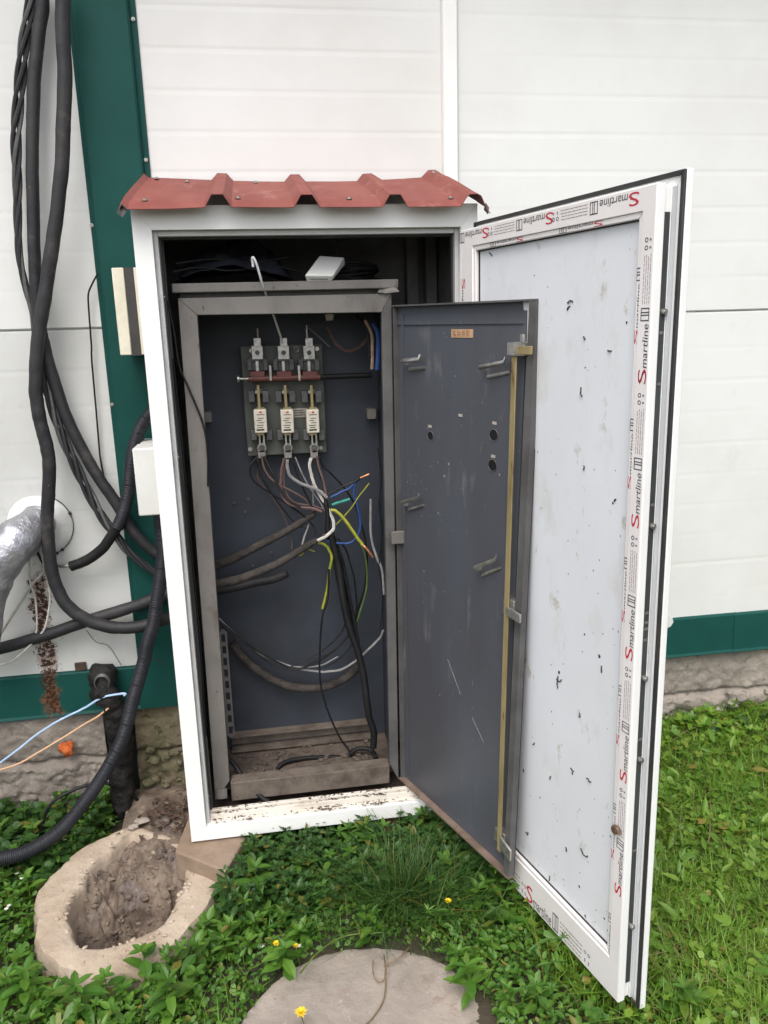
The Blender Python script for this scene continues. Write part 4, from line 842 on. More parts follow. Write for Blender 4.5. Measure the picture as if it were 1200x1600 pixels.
GWH = 'pale thin wires by the duct'
cable('pale_wire', [(-20, 1020), (0, 992), (22.5, 956), (43, 924), (52, 911), (67, 895), (72, 880)], (.46, .46), .0048, w_white, 'straight off white wire slanting down left from the duct', 'wire', GWH)
cable('pale_wire', [(57, 852), (67.5, 875), (76, 915), (78, 942), (70, 981), (52, 1003), (22.5, 1030), (0, 1039), (-30, 1046)], (.45, .41), .0042, w_white, 'off white wire hanging from the duct in a wide loop', 'wire', GWH)
cable('pale_wire', [(47, 861), (46, 880), (47, 909), (56, 942), (57, 983), (48, 1006), (20, 1031), (-20, 1042)], (.46, .42), .0036, w_white, 'off white wire hanging in the inner loop beside the rust run', 'wire', GWH)
cable('pale_wire', [(52, 845), (58, 862), (67, 880)], (.455, .45), .005, w_black, 'short black wire just under the silver duct', 'wire')
# duct with foil tape through a sealed round hole
dct = empty('foil_duct', at(50, 830, .45), 'silver foil taped duct elbow coming out of the wall at the left edge', 'duct')
P = smoothpath(np.array([at(62, 812, .487), at(52, 822, .45), at(34, 838, .40), at(12, 862, .36), at(-8, 900, .34), at(-22, 945, .33), at(-30, 1000, .32)]), 8); k = len(P)
rr = .062+.012*np.exp(-((np.arange(k)-20)/9)**2)+.007*fbm(np.arange(k)*.6, np.zeros(k), 3, 4)
V = MB().tube(P, rr, 22); vv_ = V.v[0]; vv_ += .006*np.stack([fbm(vv_[:, 0]*26+i*7, vv_[:, 2]*26+vv_[:, 1]*20, 3, i) for i in range(3)], -1)
V.build('duct_tube', m_foil, dct, smooth=True)
c_ = at(61, 822, .492); b = MB(); T2, P2 = np.meshgrid(np.linspace(0, 1, 8), np.linspace(0, 2*PI, 40, endpoint=False), indexing='ij')
Rr = .113*T2*(1+.05*fbm(np.cos(P2)*2+3, np.sin(P2)*2+3, 3, 6)); b.grid(c_[0]+Rr*np.cos(P2), .4985-.022*(1-T2**3)**.5-.0, c_[2]+Rr*np.sin(P2)*.98, True); b.build('sealed_collar', m_foam, dct, smooth=True)
b = MB(); an = np.linspace(-1.2, 1.25, 22); b.tube(np.stack([c_[0]+.117*np.cos(an), np.full(22, .495), c_[2]+.115*np.sin(an)], -1), .0016, 5)
for a_ in (.35, -.95, -1.15): b.blob((c_[0]+.117*math.cos(a_), .494, c_[2]+.115*math.sin(a_)), .006, 1, .4, 5)
b.build('tie_wire', m_blackband, dct)
# charred pipe from the wall to the ground
b = MB(); P = smoothpath(np.array([at(163, 1048, .47), at(160, 1062, .43), at(165, 1085, .40), at(180, 1112, .40), at(187, 1150, .41), at(190, 1200, .41), at(192, 1250, .40), at(193, 1300, .40)]), 14); k = len(P)
b.tube(P, .046+.014*fbm(np.arange(k)*.5, np.zeros(k), 3, 1)-.004*np.linspace(0, 1, k), 16); v_ = b.v[0]; v_ += .030*np.stack([fbm(v_[:, 0]*34+i*7, v_[:, 2]*30+v_[:, 1]*26, 4, i+3) for i in range(3)], -1)
wp = empty('wrapped_pipe', at(180, 1160, .42), 'tarred black wrapped pipe running from the wall down into the ground', 'pipe')
b.build('wrapping', m_tar, wp, smooth=True)
b = MB(); an = np.linspace(0, 2*PI*4, 70); ctr = at(160, 1066, .39)
b.tube(np.stack([ctr[0]+(.028-.004*an/25)*np.cos(an), np.full(70, .388)-.0006*an, ctr[2]+(.034-.005*an/25)*np.sin(an)], -1), .0018, 4); b.build('binding_wire', m_jaw, wp, smooth=True)
MB().box(*(at(115, 1040, .478)[0], at(133, 1040, .478)[0]), .489, .499, at(124, 1049, .489)[2], at(124, 1036, .489)[2]).build('brown_plug', mk('dark_brown_plug', (0.075, 0.045, 0.03), (0.04, 0.026, 0.018), sc=60, rough=.8), bevel=.003, label='small square brown plug in the bottom edge of the white wall', cat='plug')
cable('thin_wire', [(194, 1087, .34), (194, 1084, .34), (160, 1090, .36), (132, 1106, .37), (96, 1124, .38), (60, 1146, .38), (32, 1168, .37), (0, 1192, .36), (-30, 1208, .35)], None, .0042, w_lightblue, 'pale blue thin wire slanting across the plinth at the left edge', 'wire')
cable('thin_wire', [(169, 1107, .35), (154, 1119, .36), (132, 1132, .37), (96, 1154, .38), (60, 1176, .38), (28, 1194, .37), (0, 1203, .36), (-30, 1212, .35)], None, .0036, w_orange, 'pale orange thin wire slanting across the plinth below the blue one', 'wire')
cable('loop_wire', [(190, 1232, .36), (168, 1224, .34), (140, 1227, .32), (120, 1232, .31), (84, 1252, .29), (68, 1280, .28), (66, 1304, .26), (70, 1330, .24)], None, .006, w_black, 'thin black cable looping from the wrapped pipe into the weeds', 'cable')
cable('loop_wire', [(165, 1223, .36), (200, 1238, .38), (215, 1250, .40)], None, .006, w_black, 'short black cable end behind the sweeping conduit', 'cable')
p = at(106, 1169, .465); b = MB(); b.blob(p, (.026, .02, .026), 4, .6, 9); b.blob(p+np.array([-.022, .005, .004]), (.016, .012, .014), 7, .6, 7); b.build('foam_blob', m_orange, smooth=True, label='bright orange lump of foam on the plinth under the rust run', cat='foam blob')
b = MB()
for pts in ([(190, 1040), (170, 1010), (150, 1003), (135, 985)], [(238, 1030), (255, 1034), (258, 1040)], [(213, 1012), (222, 1016)]):
    b.tube(smoothpath(path(pts, (.47, .47)), 5), .0014, 4)
b.build('cobweb_strands', m_dusty, smooth=True, kind='stuff', label='thin cobweb strands low on the wall beside the green post', cat='cobweb')

# ------------------------------------------------------------------ pit ring, slab, stones
out_px = [(56, 1396), (57, 1440), (60, 1484), (100, 1515), (152, 1532), (200, 1522), (248, 1496), (296, 1450), (330, 1410), (344, 1385), (335, 1366), (300, 1335), (245, 1306), (200, 1296), (140, 1322), (92, 1360)]
in_px = [(108, 1420), (112, 1452), (124, 1480), (150, 1484), (180, 1480), (222, 1464), (256, 1444), (268, 1425), (276, 1404), (288, 1385), (290, 1362), (268, 1325), (240, 1306), (205, 1305), (172, 1332), (132, 1384)]
def polar(pl, z):
    P = np.array([atz(px, py, z)[:2] for px, py in pl])-RC; a = np.arctan2(P[:, 1], P[:, 0]); r_ = np.hypot(P[:, 0], P[:, 1]); o = np.argsort(a); a, r_ = a[o], r_[o]
    return lambda t: np.interp(t, np.concatenate([a-2*PI, a, a+2*PI]), np.tile(r_, 3))
Ro, Ri = polar(out_px, -.125), polar(in_px, -.125)
TH = np.linspace(-PI, PI, 180, endpoint=False); ro, ri = Ro(TH), Ri(TH); ri = np.minimum(ri, ro-.035)
prof = [(1.06, None, -.16), (1.02, None, -.075), (1.0, None, -.02), (.95, None, -.004)]
rows = []
def rowat(rad, z, amp=.009, f=9):
    x = RC[0]+rad*np.cos(TH); y = RC[1]+rad*np.sin(TH); nz = amp*fbm(x*f+3, y*f+7, 4, 5)*2; k_ = 1+.05*fbm(x*7, y*7, 3, 9)+.035*fbm(x*30, y*30, 3, 19); rows.append((RC[0]+rad*k_*np.cos(TH), RC[1]+rad*k_*np.sin(TH), z+nz))
zr = -.118
rowat(ro*1.05, zr-.14); rowat(ro*1.02, zr-.05); rowat(ro, zr-.014)
for q_ in (.95, .82, .66, .5, .34, .2, .1): rowat(ri+(ro-ri)*q_, zr+.004*math.sin(q_*PI))
rowat(ri*1.005, zr-.006); rowat(ri*.985, zr-.022); rowat(ri*.965, zr-.05); rowat(ri*.94, zr-.12); rowat(ri*.92, zr-.36)
A = np.array(rows); rg = empty('concrete_pit', (RC[0], RC[1], -.2), 'round rough tan mortar ring around an open pit half filled with brown earth', 'pit')
MB().grid(A[:, 0], A[:, 1], A[:, 2], True).build('mortar_ring', m_ring, rg, smooth=True)
# earth fill, high at the back and deep in front
bm = np.exp(-((TH-1.05)/.62)**4)                                             # direction in which the earth spills over the ring
T2, P2 = np.meshgrid(np.linspace(0, 1, 80), TH, indexing='ij'); RR = T2*(ri*.99*(1-bm)+ro*1.0*bm)[None, :]; FX = RC[0]+RR*np.cos(P2); FYY = RC[1]+RR*np.sin(P2)
dp = np.hypot((FX-(RC[0]+.03))/.19, (FYY-(RC[1]-.20))/.21)
crag = np.abs(fbm(FX*10, FYY*10, 4, 31))
FZ = zr-.025+.06*(bm[None, :]*T2)-.68*np.exp(-dp**2*1.1)+.10*fbm(FX*7, FYY*7, 4, 44)-.30*np.clip(.08-crag, 0, 1)-.25*np.clip(.05-np.abs(fbm(FX*21, FYY*21, 3, 8)), 0, 1)+.05*fbm(FX*34, FYY*34, 3, 12)
FZ = np.where(bm[None, :]*T2 > .5, FZ, np.minimum(FZ, zr-.008))
MB().grid(FX, FYY, FZ, True).build('earth_fill', m_earth, rg, smooth=True)
b = MB(); r8 = np.random.default_rng(8); rim = MB()
for i in range(420):                                                         # grit and clods on the fill and along the rim
    a_ = r8.uniform(-PI, PI); inner = r8.random() < .72; r_ = r8.uniform(.002, .0075)*(1.9 if inner and r8.random() < .12 else 1)
    if inner:
        j = int(r8.uniform(5, 79)); k_ = int((a_+PI)/(2*PI)*180) % 180; x, y, z = FX[j, k_], FYY[j, k_], FZ[j, k_]
    else:
        q_ = float(Ri(a_))*1.03+r8.random()**2*.07; x, y, z = RC[0]+q_*math.cos(a_), RC[1]+q_*math.sin(a_), zr+.002
        if q_ > float(Ro(a_))*.97: continue
    (b if inner else rim).blob((x, y, z+r_*.2), (r_*1.3, r_, r_*.8), i, .7, 5)
b.build('grit', m_earth, rg, smooth=True, kind='stuff'); rim.build('grit', m_ring, rg, smooth=True, kind='stuff')
# litter of leaves, twig and stones between the pit and the plinth
b = MB(); r7 = np.random.default_rng(15)
for i in range(170):
    x, y = r7.normal(-.12, .07), r7.normal(.27, .06); z = float(gz(x, y))+.05+r7.uniform(0, .04); L_ = r7.uniform(.006, .02); a_ = r7.uniform(0, PI)
    c, s_ = math.cos(a_)*L_, math.sin(a_)*L_; h = r7.uniform(.002, .01); b.add([(x-c, y-s_, z), (x+s_*.5, y-c*.5, z+h), (x+c, y+s_, z+.002), (x-s_*.5, y+c*.5, z+h*.6)], [(0, 1, 2), (0, 2, 3)])
b.build('dry_leaves', m_debris, kind='stuff', label='reddish brown dry leaves between the pit and the enclosure', cat='dry leaves')
X_, Y_ = np.meshgrid(np.linspace(-.33, .06, 24), np.linspace(.12, .47, 24), indexing='ij')
MB().grid(X_, Y_, gz(X_, Y_)+.055*np.clip((Y_-.12)/.1, 0, 1)+.05*fbm(X_*9, Y_*9, 4, 6)).build('bare_earth', m_earth, smooth=True, kind='structure')
for (px, py, r_, sd, lb) in ((222, 1281, (.030, .016, .010), 3, 'flat pale stone lying behind the pit, right one'), (208, 1290, (.020, .014, .010), 5, 'flat pale stone lying behind the pit, left one')):
    p = atz(px, py, -.10); b = MB(); b.blob((p[0], p[1], -.105), r_, sd, .4, 7); b.build('pale_stone', m_slab, smooth=True, label=lb, cat='stone', group='pale stones behind the pit')
# stone block under the corner, and supports
def slab_poly(pxs, z, th, mat, name, label, cat, bev=.006):
    P = [atz(px, py, z)[:2] for px, py in pxs]; b = MB(); b.prism([tuple(p) for p in P], 2, z-th, z); o = b.build(name, mat, label=label, cat=cat, bevel=bev); return o
slab_poly([(273, 1330), (352, 1361), (378, 1318), (400, 1280), (300, 1262)], -.058, .11, m_stone, 'stone_block', 'tan stone block wedged under the left corner of the enclosure', 'stone')
p = (.70, .12); MB().hexa([(.60, .02, -.25), (.80, .03, -.25), (.79, .28, -.25), (.61, .27, -.25), (.61, .03, -.055), (.79, .035, -.052), (.78, .27, -.054), (.62, .26, -.056)]).build('support_block', m_brownstone, bevel=.01, label='dark brown support block under the right end of the enclosure sill', cat='stone')
MB().hexa([(.30, .2, -.25), (.42, .2, -.25), (.42, .4, -.25), (.30, .4, -.25), (.30, .2, -.056), (.42, .2, -.056), (.42, .4, -.056), (.30, .4, -.056)]).build('support_block', m_concrete, bevel=.01, label='grey support block in the shadow under the enclosure floor', cat='stone')
p = atz(738, 1350, -.11); MB().blob((p[0], p[1], -.125), (.055, .045, .05), 8, .35, 9).build('brown_stone', m_brownstone, smooth=True, label='rusty brown stone in the weeds below the steel door', cat='stone')
# round slab in front
SC = np.array([.432, -.795]); rows = []
TH2 = np.linspace(0, 2*PI, 220, endpoint=False); rad = .352*(1+.05*fbm(np.cos(TH2)*2+4, np.sin(TH2)*2+4, 4, 3))
for (k_, z) in ((1.0, -.24), (1.0, -.168), (.985, -.156), (.95, -.153), (.9, -.152), (.84, -.151), (.76, -.150), (.68, -.150), (.58, -.150), (.46, -.150), (.3, -.149), (.15, -.149), (.02, -.149)):
    x, y = SC[0]+rad*k_*np.cos(TH2), SC[1]+rad*k_*np.sin(TH2); rows.append((x, y, z+.014*fbm(x*9, y*9, 4, 7)+.006*fbm(x*40, y*40, 2, 9)))
A = np.array(rows); MB().grid(A[:, 0], A[:, 1], A[:, 2], True).build('concrete_slab', m_slab, smooth=True, label='round weathered concrete slab lying in the weeds in front of the enclosure', cat='slab')
GV = 'dry stems over the slab'
for i, (pts, r_, lb) in enumerate((([(600, 1492), (603, 1520), (600, 1560), (582, 1590), (560, 1610)], .0022, 'dry brown stem trailing over the middle of the round slab'),
                    ([(583, 1500), (583, 1520), (590, 1534), (600, 1530), (602, 1512)], .0016, 'dry curled tendril on the round slab'),
                    ([(600, 1510), (625, 1496), (640, 1480)], .0018, 'dry stem reaching off the far edge of the round slab'),
                    ([(470, 1535), (500, 1500), (540, 1476), (600, 1470)], .0026, 'pale green runner arching over the far left edge of the round slab'))):
    P = np.array([atz(px, py, -.138+.006*math.sin(j*2)) for j, (px, py) in enumerate(pts)])
    if i == 3: P[:, 2] += .03
    MB().tube(smoothpath(P, 6), r_, 5).build('dry_tendril', w_stem if i < 3 else w_greenstem, smooth=True, label=lb, cat='tendril', group=GV)

# ------------------------------------------------------------------ vegetation
LEAF_V = np.array([(0, 0, 0), (.30, .20, .03), (.30, 0, -.02), (.30, -.20, .03), (.66, .17, .0), (.68, 0, -.05), (.66, -.17, .0), (1, 0, -.12)])
LEAF_F = [(0, 2, 1), (0, 3, 2), (1, 2, 5, 4), (2, 3, 6, 5), (4, 5, 7), (5, 6, 7)]
OVAL_V = np.array([(0, 0, 0), (.35, .33, .04), (.35, 0, -.02), (.35, -.33, .04), (.75, .28, .0), (.75, 0, -.04), (.75, -.28, .0), (1, 0, -.08)])
_an = np.radians([0, 25, 50, 78, 105, 135, 165, 195, 225, 255, 282, 310, 335]); _rr = np.array([.02, .50, .78, .50, .80, .52, .86, .86, .52, .80, .50, .78, .50])
ROUND_V = np.array([(0, 0, 0)]+[(.5*(1-math.cos(a_)*1.0)*1.0*r_/.72, .62*math.sin(a_)*r_/.72, .05*abs(math.sin(a_*2.5))-.10*(1-math.cos(a_))*.5) for a_, r_ in zip(_an[1:], _rr[1:])])
ROUND_F = [(0, i, i+1) for i in range(1, len(ROUND_V)-1)]
def leaf_mesh(b, pos, az_, tilt, size, tmpl=LEAF_V, wid=1.0, roll=None):
    """many leaves at once: arrays of base positions, azimuths, tilts (up positive) and lengths"""
    n = len(pos); roll = np.zeros(n) if roll is None else roll
    ca, sa, ct, st, cr, sr = np.cos(az_), np.sin(az_), np.cos(tilt), np.sin(tilt), np.cos(roll), np.sin(roll)
    ex = np.stack([ca*ct, sa*ct, st], -1); ey0 = np.stack([-sa, ca, np.zeros(n)], -1); ez0 = np.cross(ex, ey0)
    ey = ey0*cr[:, None]+ez0*sr[:, None]; ez = np.cross(ex, ey)
    T = tmpl*np.array([1, wid, 1]); V = pos[:, None, :]+size[:, None, None]*(T[None, :, 0, None]*ex[:, None]+T[None, :, 1, None]*ey[:, None]+T[None, :, 2, None]*ez[:, None])
    k = len(tmpl); base = b.n; b.v.append(V.reshape(-1, 3)); b.n += n*k
    LF = ROUND_F if tmpl is ROUND_V else LEAF_F
    for i in range(n):
        o = base+i*k; b.f += [tuple(o+j for j in f) for f in LF]
    b.mi += [b.cur]*(n*len(LF)); return b
def blades(b, pos, az_, lean, L_, w):
    n = len(pos); d = np.stack([np.cos(az_), np.sin(az_), np.zeros(n)], -1); s_ = np.stack([-np.sin(az_), np.cos(az_), np.zeros(n)], -1); up = np.array([0, 0, 1.0])
    p1 = pos+L_[:, None]*(.5*up+.5*lean[:, None]*.45*d); p2 = pos+L_[:, None]*((.93-.25*lean[:, None])*up+lean[:, None]*d*.95); w_ = w[:, None]*s_
    V = np.stack([pos-w_, pos+w_, p1-w_*.8, p1+w_*.8, p2], 1); base = b.n; b.v.append(V.reshape(-1, 3)); b.n += 5*n
    for i in range(n): o = base+i*5; b.f += [(o, o+1, o+3, o+2), (o+2, o+3, o+4)]
    b.mi += [b.cur]*(2*n); return b
def clear(x, y, mg=0.0):
    """where plants may root: not in the pit, the slab, the enclosure or the stones"""
    x = np.asarray(x); y = np.asarray(y); a_ = np.arctan2(y-RC[1], x-RC[0]); ok = np.hypot(x-RC[0], y-RC[1]) > Ro(a_)*1.02+mg
    ok &= np.hypot(x-SC[0], y-SC[1]) > .345+mg
    ok &= ~((x > -.07-mg) & (x < .96) & (y > .035) & (y < .5)); ok &= y < .47
    s_ = (x-DH[0])*DE[0]+(y-DH[1])*DE[1]; o_ = (x-DH[0])*DN[0]+(y-DH[1])*DN[1]; ok &= ~((s_ > .45) & (s_ < .97) & (o_ > -.13) & (o_ < .05) & (mg >= 0.01))
    ok &= ~((x > -.36) & (x < .02) & (y > .10)); ok &= ~((x > -.13) & (x < .12) & (y > -.16))
    return ok
m_lush = leafmat('lush_weed_leaf', (0.050, 0.145, 0.016), (0.12, 0.245, 0.030), .9); m_darkleaf = leafmat('dark_weed_leaf', (0.030, 0.085, 0.016), (0.055, 0.130, 0.026))
m_lawn = leafmat('bright_lawn_leaf', (0.085, 0.205, 0.018), (0.19, 0.30, 0.032), 1.0); m_blade = leafmat('grass_blade', (0.11, 0.27, 0.02), (0.22, 0.34, 0.042), .9); m_dryblade = leafmat('dry_blade', (0.30, 0.25, 0.11), (0.20, 0.19, 0.07))
m_tuft = leafmat('dark_grass_tuft', (0.040, 0.105, 0.022), (0.085, 0.165, 0.036))
rv = np.random.default_rng(11)
def scatter(n, x0, x1, y0, y1, dens=None, mg=0):
    x = rv.uniform(x0, x1, n); y = rv.uniform(y0, y1, n); ok = clear(x, y, mg)
    if dens is not None: ok &= rv.random(n) < dens(x, y)
    return x[ok], y[ok]
right = lambda x, y: np.clip((x-1.02-.16*fbm(x*3, y*3, 2, 4)*2)/.25, 0, 1)*1.0     # lawn to the right
left = lambda x, y: 1-right(x, y)
# creeping small leaved cover on the left and middle
x, y = scatter(62000, -1.7, 1.4, -1.5, .47, lambda x, y: left(x, y)*(.55+1.1*np.clip(fbm(x*4, y*4, 3, 2)+.35, 0, 1))); n = len(x)
hmax = .035+.05*np.clip(fbm(x*5+9, y*5, 3, 14)+.5, 0, 1); h = hmax*rv.random(n)**.7
b = MB(); leaf_mesh(b, np.stack([x, y, gz(x, y)+h], -1), rv.uniform(0, 2*PI, n), rv.normal(.25, .4, n), rv.uniform(.010, .024, n), OVAL_V, .9, rv.normal(0, .4, n))
b.build('ground_cover', m_lush, kind='stuff', label='low creeping small leaved weeds covering the ground', cat='weeds')
# lawn on the right: blades and round clover leaves
x, y = scatter(105000, .7, 3.4, -1.4, .47, lambda x, y: right(x, y)*(.45+.9*np.clip(fbm(x*4+2, y*4, 3, 41)+.4, 0, 1))); n = len(x); b = MB()
blades(b, np.stack([x, y, gz(x, y)-.01], -1), rv.uniform(0, 2*PI, n), np.abs(rv.normal(.6, .35, n)), rv.uniform(.05, .165, n), rv.uniform(.0012, .0026, n)); b.cur = 1
x, y = scatter(11000, .7, 3.6, -1.6, .47, right); n = len(x)
blades(b, np.stack([x, y, gz(x, y)], -1), rv.uniform(0, 2*PI, n), np.abs(rv.normal(.7, .3, n)), rv.uniform(.06, .15, n), rv.uniform(.0009, .0018, n))
x, y = scatter(22000, -1.7, 1.35, -1.5, .3, lambda x, y: left(x, y)*np.clip(.2+1.8*(fbm(x*3.5, y*3.5+8, 3, 51)), 0, 1)); n = len(x); b.cur = 0
blades(b, np.stack([x, y, gz(x, y)-.01], -1), rv.uniform(0, 2*PI, n), np.abs(rv.normal(.5, .3, n)), rv.uniform(.05, .12, n), rv.uniform(.001, .002, n))
b.build('grass', [m_blade, m_dryblade], kind='stuff', label='bright grass blades over the ground right of the doors', cat='grass')
x, y = scatter(15000, .7, 3.6, -1.6, .47, lambda x, y: right(x, y)*np.clip(.25+1.6*(fbm(x*3, y*3, 3, 21)+.15), 0, 1)); n = len(x); b = MB()
leaf_mesh(b, np.stack([x, y, gz(x, y)+rv.uniform(.02, .085, n)], -1), rv.uniform(0, 2*PI, n), rv.normal(.12, .4, n), rv.uniform(.012, .030, n), OVAL_V, 1.25, rv.normal(0, .35, n))
tri = np.tile(np.array([0, 2.1, 4.2]), n); x3, y3 = np.repeat(x, 3), np.repeat(y, 3); z3 = np.repeat(gz(x, y)+rv.uniform(.02, .09, n), 3); s3 = np.repeat(rv.uniform(.010, .026, n), 3)
leaf_mesh(b, np.stack([x3, y3, z3+.0], -1), tri+np.repeat(rv.uniform(0, 6, n), 3), rv.normal(.1, .3, 3*n), s3, OVAL_V, 1.3, rv.normal(0, .3, 3*n))
x, y = scatter(2200, .7, 3.4, -1.4, .47, right); n = len(x)
leaf_mesh(b, np.stack([x, y, gz(x, y)+rv.uniform(.02, .10, n)], -1), rv.uniform(0, 2*PI, n), rv.normal(.5, .4, n), rv.uniform(.03, .075, n), LEAF_V, .75, rv.normal(0, .5, n))
x, y = scatter(9500, .7, 3.6, -1.6, .47, lambda x, y: right(x, y)*np.clip(.15+1.9*(fbm(x*2.3+4, y*2.3, 3, 33)+.1), 0, 1)); n = len(x)
leaf_mesh(b, np.stack([x, y, gz(x, y)+rv.uniform(.03, .10, n)], -1), rv.uniform(0, 2*PI, n), rv.normal(.05, .38, n), rv.uniform(.016, .046, n)*rv.uniform(.7, 1, n), ROUND_V, 1.0, rv.normal(0, .32, n))
b.build('clover', m_lawn, kind='stuff', label='round leaved clover mixed into the grass on the right', cat='clover')
# taller leafy weeds
def weed(b, x, y, h, nn, size, wid=1.0, lean=.12, tmpl=LEAF_V, stems=True):
    z0 = float(gz(x, y)); la = rv.uniform(0, 2*PI); P = np.array([(x+lean*h*t*t*math.cos(la), y+lean*h*t*t*math.sin(la), z0+h*t) for t in np.linspace(0, 1, 5)])
    if stems: b.tube(P, np.linspace(.0022, .0012, 5), 4, False)
    pos, az_, ti, sz = [], [], [], []; a0 = rv.uniform(0, PI)
    for k in range(nn):
        t = .18+.82*(k+.5)/nn; p = np.array([np.interp(t, np.linspace(0, 1, 5), P[:, i]) for i in range(3)])
        for j in range(2 if k < nn-1 else 5):
            pos.append(p); az_.append(a0+k*PI/2+j*(PI if k < nn-1 else 2*PI/5)+rv.normal(0, .25)); ti.append(rv.normal(.05, .25) if k < nn-1 else rv.normal(.45, .2)); sz.append(size*(1.1-.45*abs(t-.55))*rv.uniform(.75, 1.15)*(1 if k < nn-1 else .7))
    leaf_mesh(b, np.array(pos), np.array(az_), np.array(ti), np.array(sz), tmpl, wid); return b
b = MB(); cnt = 0
xs_, ys_ = scatter(1500, -1.6, 1.25, -1.4, .46, lambda x, y: (left(x, y)*(.35+.9*np.clip(fbm(x*3+7, y*3, 3, 5)+.3, 0, 1))), .01)
for x, y in zip(xs_, ys_): weed(b, x, y, rv.uniform(.05, .14), rv.integers(3, 6), rv.uniform(.026, .068), rv.uniform(.8, 1.4))
xs_, ys_ = scatter(520, -1.6, 1.3, -1.4, .40, lambda x, y: left(x, y)*np.clip(.2+2*fbm(x*2.5+3, y*2.5, 3, 61), 0, 1), .01)
for x, y in zip(xs_, ys_): weed(b, x, y, rv.uniform(.06, .19), rv.integers(4, 8), rv.uniform(.03, .06), rv.uniform(.45, .7), rv.uniform(.2, .9))
xs_, ys_ = scatter(420, -1.6, 1.3, -1.4, .40, lambda x, y: left(x, y)*np.clip(.2+2*fbm(x*2.5+9, y*2.5+4, 3, 71), 0, 1), .01)
for x, y in zip(xs_, ys_): weed(b, x, y, rv.uniform(.04, .10), rv.integers(2, 4), rv.uniform(.03, .055), 1.0, rv.uniform(.2, .7), ROUND_V)
b.build('weeds', m_lush, kind='stuff', label='leafy green weeds growing thickly in front of the enclosure', cat='weeds')
lb_ = MB()
for x, y in zip(*scatter(240, 1.2, 3.2, .20, .46)): weed(lb_, x, y, rv.uniform(.04, .13), rv.integers(3, 6), rv.uniform(.025, .055), 1.0, .2, ROUND_V)
lb_.build('weeds', m_lawn, kind='stuff', label='bright round leaved weeds along the plinth at the right', cat='weeds')
b = MB()
xs_, ys_ = scatter(420, .05, 1.15, -.32, .03, None, 0)
for x, y in zip(xs_, ys_): weed(b, x, y, rv.uniform(.07, .155), rv.integers(3, 6), rv.uniform(.028, .05), 1.25, .2)
xs_, ys_ = scatter(70, 1.2, 3.2, .25, .46)
for x, y in zip(xs_, ys_): weed(b, x, y, rv.uniform(.04, .13), rv.integers(3, 6), rv.uniform(.025, .05), 1.0, .2, ROUND_V)
xs_, ys_ = scatter(420, -1.5, -.42, .02, .44)
for x, y in zip(xs_, ys_): weed(b, x, y, rv.uniform(.05, .13), rv.integers(3, 5), rv.uniform(.028, .05), 1.5, .2, OVAL_V)
b.build('weeds', m_darkleaf, kind='stuff', label='darker broad leaved weeds along the foot of the wall and the enclosure', cat='weeds')
# single plants one can pick out
PG = 'tall leafy weeds one can pick out'
for (px, py, h, nn, sz, lb) in ((400, 1425, .17, 6, .075, 'tall lance leaved weed right of the pit rim'), (130, 1590, .15, 6, .085, 'large lance leaved weed in the near left corner below the pit'),
        (270, 1590, .14, 6, .08, 'large lance leaved weed between the pit and the round slab'), (545, 1400, .16, 5, .065, 'leafy weed under the middle of the enclosure sill'),
        (505, 1330, .15, 6, .055, 'leafy weed reaching up in front of the white sill'), (735, 1570, .12, 5, .075, 'leafy weed beside the right rim of the round slab'), (40, 1560, .13, 5, .07, 'leafy weed at the left edge below the pit'),
        (690, 1330, .13, 5, .055, 'broad leaved weed under the steel door near its hinge'), (600, 1350, .14, 5, .05, 'leafy weed left of the dark grass tuft')):
    p = atz(px, py, -.17)
    e_ = empty('leafy_weed', (p[0], p[1], float(gz(p[0], p[1]))), lb, 'plant', PG)
    stb = MB(); z0 = float(gz(p[0], p[1]))
    lf = MB(); weed(lf, p[0], p[1], h, nn, sz, 1.0, .1, LEAF_V, False); lf.build('leaves', m_lush, e_)
    stb.tube(np.array([(p[0], p[1], z0-.01), (p[0], p[1], z0+h*.6)]), .0026, 5); stb.build('stem', w_greenstem, e_)
# dark grass tuft
c = atz(640, 1420, -.15); n = 1100; a_ = rv.uniform(0, 2*PI, n); r_ = np.abs(rv.normal(0, .085, n)); b = MB()
pos = np.stack([c[0]+r_*np.cos(a_)*1.4, c[1]+r_*np.sin(a_), np.full(n, float(gz(c[0], c[1]))-.01)], -1)
blades(b, pos, a_+rv.normal(0, 1.1, n)+.3, np.clip(.35+r_*4+rv.normal(0, .32, n), .05, 1.25), rv.uniform(.13, .27, n), rv.uniform(.0012, .0021, n))
b.build('grass_tuft', m_tuft, label='dense dark tuft of long grass in front of the steel door', cat='grass tuft')
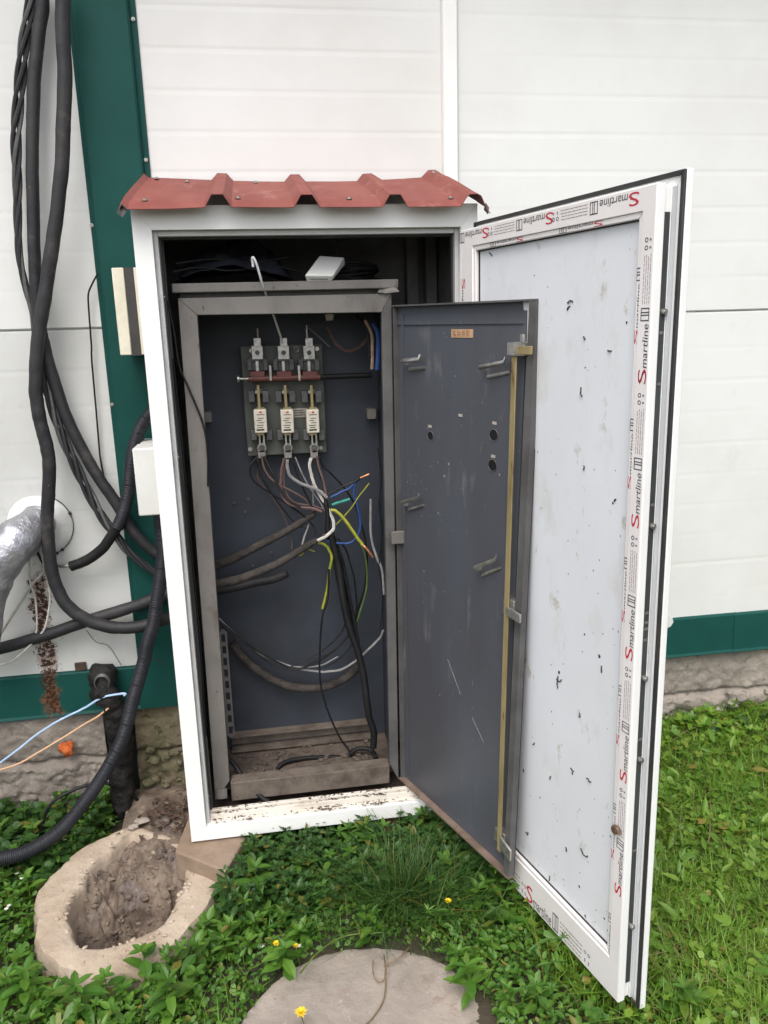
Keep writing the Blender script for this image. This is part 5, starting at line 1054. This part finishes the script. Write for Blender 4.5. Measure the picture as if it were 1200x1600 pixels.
# flowers
m_yel = mk('yellow_petal', (0.80, 0.60, 0.015), (0.75, 0.48, 0.01), sc=90, rough=.6); m_wht = mk('white_petal', (0.80, 0.80, 0.77), rough=.6)
FG = 'yellow dandelion flowers'
for (px, py, r_, h, lb) in ((470, 1582, .018, .07, 'open yellow dandelion at the edge of the round slab'), (432, 1474, .012, .08, 'yellow flower among the weeds left of the round slab'), (700, 1408, .012, .13, 'yellow flower beside the dark grass tuft'), (462, 1478, .010, .08, 'small half open yellow flower above the round slab')):
    p = atz(px, py, -.16+h); e_ = empty('dandelion', (p[0], p[1], float(gz(p[0], p[1]))), lb, 'flower', FG); b = MB(); n = 46
    for j in range(n):
        a_ = j*2.399; t_ = (j/n); L_ = r_*(.35+.65*t_); ti = 1.25-1.15*t_; d = np.array([math.cos(a_)*math.cos(ti), math.sin(a_)*math.cos(ti), math.sin(ti)*.6]); s_ = np.array([-math.sin(a_), math.cos(a_), 0])*r_*.11
        b.add([p+s_*.5, p-s_*.5, p+d*L_-s_, p+d*L_*1.05, p+d*L_+s_], [(0, 1, 2, 3, 4)])
    b.build('petals', m_yel, e_); MB().tube(smoothpath(np.array([(p[0]+.01, p[1]+.01, float(gz(p[0], p[1]))), (p[0]+.003, p[1]+.004, p[2]-h*.4), p]), 4), .0014, 5).build('stem', w_greenstem, e_)
for i, (px, py) in enumerate(((84, 1288), (92, 1300), (122, 1285), (128, 1288), (100, 1312), (34, 1372), (26, 1365), (14, 1415), (10, 1420), (118, 1302), (140, 1290), (410, 1478), (467, 1478), (52, 1318))):
    p = atz(px, py, -.125); b = MB()
    for j in range(6):
        a_ = j*PI/3+i; q_ = p+np.array([math.cos(a_), math.sin(a_), 0])*.0045; b.add([p+np.array([0, 0, .001]), q_+np.array([-math.sin(a_), math.cos(a_), .4])*.0022, q_*1.0+np.array([math.cos(a_), math.sin(a_), .3])*.003, q_-np.array([-math.sin(a_), math.cos(a_), -.4])*.0022], [(0, 1, 2, 3)])
    b.cur = 1; b.tube(np.array([(p[0], p[1], p[2]-.06), p]), .0008, 4); b.build('white_flower', [m_wht, w_greenstem], label='tiny white flower among the low weeds', cat='flower', group='tiny white flowers')
# a few dry straws and a runner on the grass at the right
for i, (pts, lb) in enumerate((([(1035, 1170), (1070, 1150), (1110, 1140), (1150, 1145), (1190, 1165)], 'dry arching straw at the plinth foot right of the white door'), ([(1105, 1510), (1120, 1535), (1135, 1555)], 'short dry straw in the grass near the door foot'), ([(1108, 1230), (1110, 1280), (1106, 1330)], 'upright dry straw in the middle of the right lawn'))):
    P = np.array([atz(px, py, -.05-.02*(i == 1)) for px, py in pts]); P[:, 2] += np.array([0.0, .02, .03, .02, 0])[:len(P)]
    MB().tube(smoothpath(P, 6), .0018, 5).build('dry_straw', w_stem, smooth=True, label=lb, cat='straw', group='dry straws in the grass')

# unseen shrub, added out of frame to shade the low left wall
sb = empty('added_shade_shrub', (-1.75, -.15, -.24), 'dense dark leafy shrub, unseen, added left of the enclosure to shade the wall', 'shrub')
n = 9000; u_ = rv.normal(0, 1, (n, 3)); u_ /= np.linalg.norm(u_, axis=1)[:, None]; q_ = rv.random(n)**.4
Pp = np.array([-1.75, -.15, .70])+u_*q_[:, None]*np.array([.62, .52, .86])*(1+.35*fbm(u_[:, 0]*2.3+5, u_[:, 2]*2.3+u_[:, 1], 3, 77))[:, None]
b = MB(); leaf_mesh(b, Pp, rv.uniform(0, 2*PI, n), rv.normal(0, .5, n), rv.uniform(.05, .10, n), OVAL_V, .9, rv.normal(0, .5, n)); b.build('added_shrub_crown', m_darkleaf, sb)
b = MB()
for k in range(6):
    a_ = k*1.05; b.tube(smoothpath(np.array([(-1.75+.05*math.cos(a_), -.15+.05*math.sin(a_), -.26), (-1.75+.15*math.cos(a_), -.15+.13*math.sin(a_), .4), (-1.75+.34*math.cos(a_), -.15+.3*math.sin(a_), 1.0)]), 4), np.linspace(.02, .007, 9), 6)
b.build('added_shrub_trunk', w_stem, sb, smooth=True)
